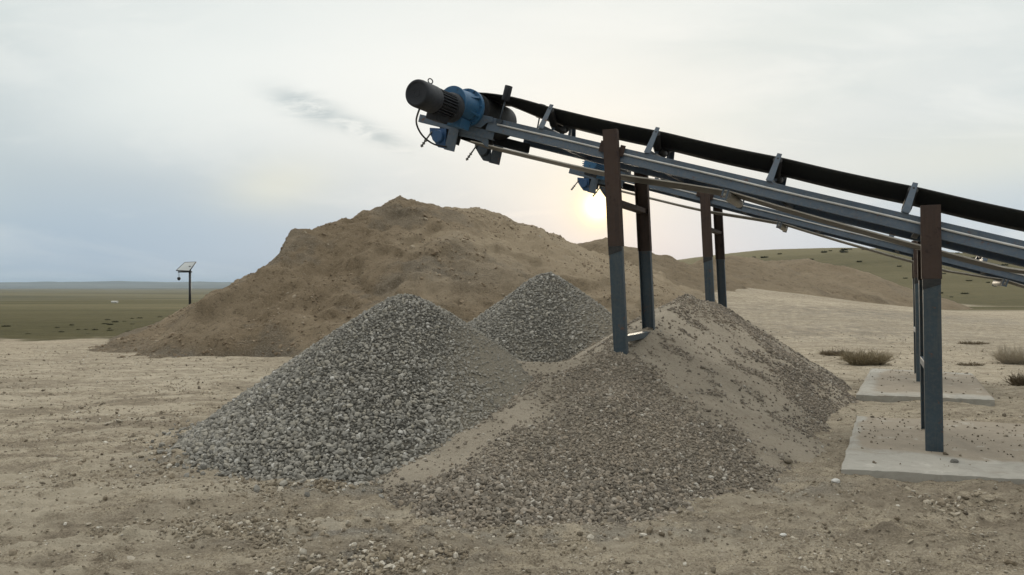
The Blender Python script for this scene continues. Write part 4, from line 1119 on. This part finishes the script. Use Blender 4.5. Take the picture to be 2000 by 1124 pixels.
# ------------------------------------------------------------------ sky and sun
SUN_AZ = math.atan2(1168 - CX, FP); SUN_EL = math.atan2(CY - 402, math.hypot(FP, 168))
def world():
    w = bpy.data.worlds.new('World'); scene.world = w; w.use_nodes = True
    nt = w.node_tree; nt.nodes.clear()
    out = N(nt, 'ShaderNodeOutputWorld'); bg = N(nt, 'ShaderNodeBackground'); LK(nt, bg.outputs[0], out.inputs['Surface'])
    sky = N(nt, 'ShaderNodeTexSky', sky_type='NISHITA'); sky.sun_disc = False
    sky.sun_elevation = SUN_EL; sky.sun_rotation = SUN_AZ; sky.air_density = 1.2; sky.dust_density = 2.0
    co = N(nt, 'ShaderNodeTexCoord').outputs['Generated']
    nrm = N(nt, 'ShaderNodeVectorMath', operation='NORMALIZE'); LK(nt, co, nrm.inputs[0]); d = nrm.outputs[0]
    sx = N(nt, 'ShaderNodeSeparateXYZ'); LK(nt, d, sx.inputs[0])
    z = sx.outputs['Z']
    el = math_(nt, 'MAXIMUM', z, 0.0)
    # cloud-deck coordinates: look direction projected on a flat layer
    den = math_(nt, 'ADD', el, .10)
    inv = N(nt, 'ShaderNodeVectorMath', operation='SCALE'); LK(nt, d, inv.inputs[0]); LK(nt, math_(nt, 'DIVIDE', 1.0, den), inv.inputs['Scale'])
    flat = N(nt, 'ShaderNodeVectorMath', operation='MULTIPLY'); LK(nt, inv.outputs[0], flat.inputs[0]); flat.inputs[1].default_value = (1, 1, 0)
    p = flat.outputs[0]
    # base overcast gradient by elevation
    base = ramp(nt, el, [(0.0, (.44, .56, .67)), (.06, (.48, .585, .68)), (.12, (.60, .67, .71)), (.18, (.70, .745, .745)), (.26, (.755, .79, .775)), (.36, (.76, .80, .78)), (.55, (1.10, 1.11, 1.06)), (1.0, (2.75, 2.68, 2.48))])
    def lobe(az, elv, sharp):
        v = N(nt, 'ShaderNodeVectorMath', operation='DOT_PRODUCT'); LK(nt, d, v.inputs[0])
        a, e = R(az), R(elv); v.inputs[1].default_value = (math.sin(a) * math.cos(e), math.cos(a) * math.cos(e), math.sin(e))
        t = math_(nt, 'SUBTRACT', v.outputs['Value'], 1.0); t = math_(nt, 'MULTIPLY', t, sharp)
        return math_(nt, 'EXPONENT', t)
    n1 = noise(nt, p, .45, 4, .5, .4)
    # gnomonic direction coordinates about north (x/y, z/y): near the horizon the streaks keep their slant
    fy = math_(nt, 'MAXIMUM', sx.outputs['Y'], .05)
    ga = math_(nt, 'DIVIDE', sx.outputs['X'], fy); ge = math_(nt, 'DIVIDE', z, fy)
    gv = N(nt, 'ShaderNodeCombineXYZ'); LK(nt, ga, gv.inputs[0]); LK(nt, ge, gv.inputs[1]); gn = gv.outputs[0]
    n2 = noise(nt, gn, 3.2, 5, .5, .6, ((.8, 2.0, 1), (0, 0, R(20)))); n3 = noise(nt, gn, 9.0, 6, .55, .8, ((.5, 1.9, 1), (0, 0, R(-22))))
    def streak(ca, ce, la, lb, ang, amt):
        da = math_(nt, 'SUBTRACT', ga, ca); de = math_(nt, 'SUBTRACT', ge, ce)
        u_ = math_(nt, 'DIVIDE', math_(nt, 'ADD', math_(nt, 'MULTIPLY', da, math.cos(ang)), math_(nt, 'MULTIPLY', de, math.sin(ang))), la)
        v_ = math_(nt, 'DIVIDE', math_(nt, 'SUBTRACT', math_(nt, 'MULTIPLY', de, math.cos(ang)), math_(nt, 'MULTIPLY', da, math.sin(ang))), lb)
        q = math_(nt, 'ADD', math_(nt, 'MULTIPLY', u_, u_), math_(nt, 'MULTIPLY', v_, v_))
        return math_(nt, 'MULTIPLY', math_(nt, 'EXPONENT', math_(nt, 'MULTIPLY', q, -1.0)), amt)
    c = base
    c = mix(nt, ramp(nt, n2, [(.40, 0), (.68, .5)]), c, (.80, .835, .815))
    c = mix(nt, ramp(nt, n3, [(.42, 0), (.7, .34)]), c, (.58, .655, .67))
    n6 = noise(nt, gn, 5.0, 7, .6, 1.0, ((.45, 1.9, 1), (0, 0, R(-16))))
    c = mix(nt, ramp(nt, n6, [(.50, 0), (.68, .4)]), c, (.90, .915, .88))
    wob = ramp(nt, n1, [(.25, .65), (.7, 1)])
    c = mix(nt, math_(nt, 'MULTIPLY', streak(-.64, .165, .40, .105, R(-8), .95), wob), c, (.335, .42, .495))
    c = mix(nt, streak(-.58, .05, .36, .085, R(-3), .8), c, (.37, .485, .60))
    c = mix(nt, streak(-.33, .055, .24, .055, R(-4), .7), c, (.41, .53, .645))
    c = mix(nt, streak(-.75, .30, .10, .3, 0, .35), c, (.55, .63, .61))
    c = mix(nt, streak(-.42, .27, .26, .09, R(14), .7), c, (.81, .86, .835))
    c = mix(nt, streak(-.13, .28, .32, .12, R(5), .75), c, (.93, .94, .905))
    c = mix(nt, streak(-.31, .135, .075, .035, R(8), .55), c, (.79, .785, .66))
    c = mix(nt, streak(.46, .36, .22, .03, R(14), .5), c, (.66, .72, .70))
    c = mix(nt, streak(.26, .21, .25, .022, R(17), .35), c, (.67, .74, .72))
    c = mix(nt, streak(.62, .17, .22, .04, R(6), .5), c, (.78, .785, .69))
    c = mix(nt, streak(.26, .045, .32, .06, R(2), .75), c, (.54, .645, .745))
    c = mix(nt, ramp(nt, n6, [(.52, 0), (.68, .20)]), c, (.84, .865, .84))
    # thin grey streak of cloud
    n4 = noise(nt, gn, 26.0, 6, .65, .6, ((.45, 1.8, 1), (0, 0, R(20))))
    st = math_(nt, 'MAXIMUM', streak(-.268, .238, .05, .016, R(-20), 1.0), streak(-.195, .208, .065, .012, R(-22), .9))
    st = math_(nt, 'MULTIPLY', st, ramp(nt, n4, [(.36, .1), (.55, 1)]))
    c = mix(nt, st, c, (.45, .525, .55))
    # brightening and warmth round the veiled sun
    sa, se = math.degrees(SUN_AZ), math.degrees(SUN_EL)
    c = mix(nt, math_(nt, 'MULTIPLY', lobe(sa - 1, se + 7, 40), .14), c, (.86, .865, .81))
    c = mix(nt, math_(nt, 'MULTIPLY', lobe(sa, se + 1.5, 420), .32), c, (.93, .87, .72))
    c = mix(nt, streak(.25, .04, .2, .045, 0, .5), c, (.56, .655, .745))
    c = mix(nt, math_(nt, 'MULTIPLY', lobe(sa, se, 2100), .8), c, (1.05, .86, .55))
    core = lobe(sa, se, 9000)
    c = mix(nt, math_(nt, 'MINIMUM', math_(nt, 'MULTIPLY', core, 2.0), 1.0), c, (2.6, 2.1, 1.2))
    # the side of the sky away from the sun is duller
    bk = N(nt, 'ShaderNodeMapRange', interpolation_type='SMOOTHSTEP'); LK(nt, sx.outputs['Y'], bk.inputs['Value'])
    bk.inputs['From Min'].default_value = -.6; bk.inputs['From Max'].default_value = .45; bk.inputs['To Min'].default_value = .58; bk.inputs['To Max'].default_value = 1.0
    s3 = N(nt, 'ShaderNodeVectorMath', operation='SCALE'); LK(nt, c, s3.inputs[0]); LK(nt, bk.outputs[0], s3.inputs['Scale']); c = s3.outputs[0]
    # a little of the clear sky above the clouds
    s2 = N(nt, 'ShaderNodeVectorMath', operation='SCALE'); LK(nt, sky.outputs[0], s2.inputs[0]); s2.inputs['Scale'].default_value = .10
    c = mix(nt, .06, c, s2.outputs[0])
    LK(nt, c, bg.inputs['Color']); bg.inputs['Strength'].default_value = 1.0
world()
sd = bpy.data.lights.new('sun', 'SUN'); sd.energy = 1.3; sd.angle = R(10); sd.color = (1, .86, .66)
so = bpy.data.objects.new('sun', sd); COL.objects.link(so)
from mathutils import Vector
sv_ = Vector((math.sin(SUN_AZ) * math.cos(SUN_EL), math.cos(SUN_AZ) * math.cos(SUN_EL), math.sin(SUN_EL)))
so.rotation_euler = sv_.to_track_quat('Z', 'Y').to_euler(); so.location = (20, 60, 30)

cam = bpy.data.cameras.new('camera'); cam.sensor_width = 36; cam.lens = 36 * FP / 2000; cam.clip_end = 30000; cam.clip_start = .05
co_ = bpy.data.objects.new('camera', cam); COL.objects.link(co_); co_.location = (0, 0, EYE); co_.rotation_euler = (R(90), 0, 0)
scene.camera = co_
vs = scene.view_settings; vs.view_transform = 'Standard'; vs.look = 'None'; vs.exposure = .1; vs.gamma = 1
scene.cycles.max_bounces = 6; scene.cycles.volume_bounces = 0
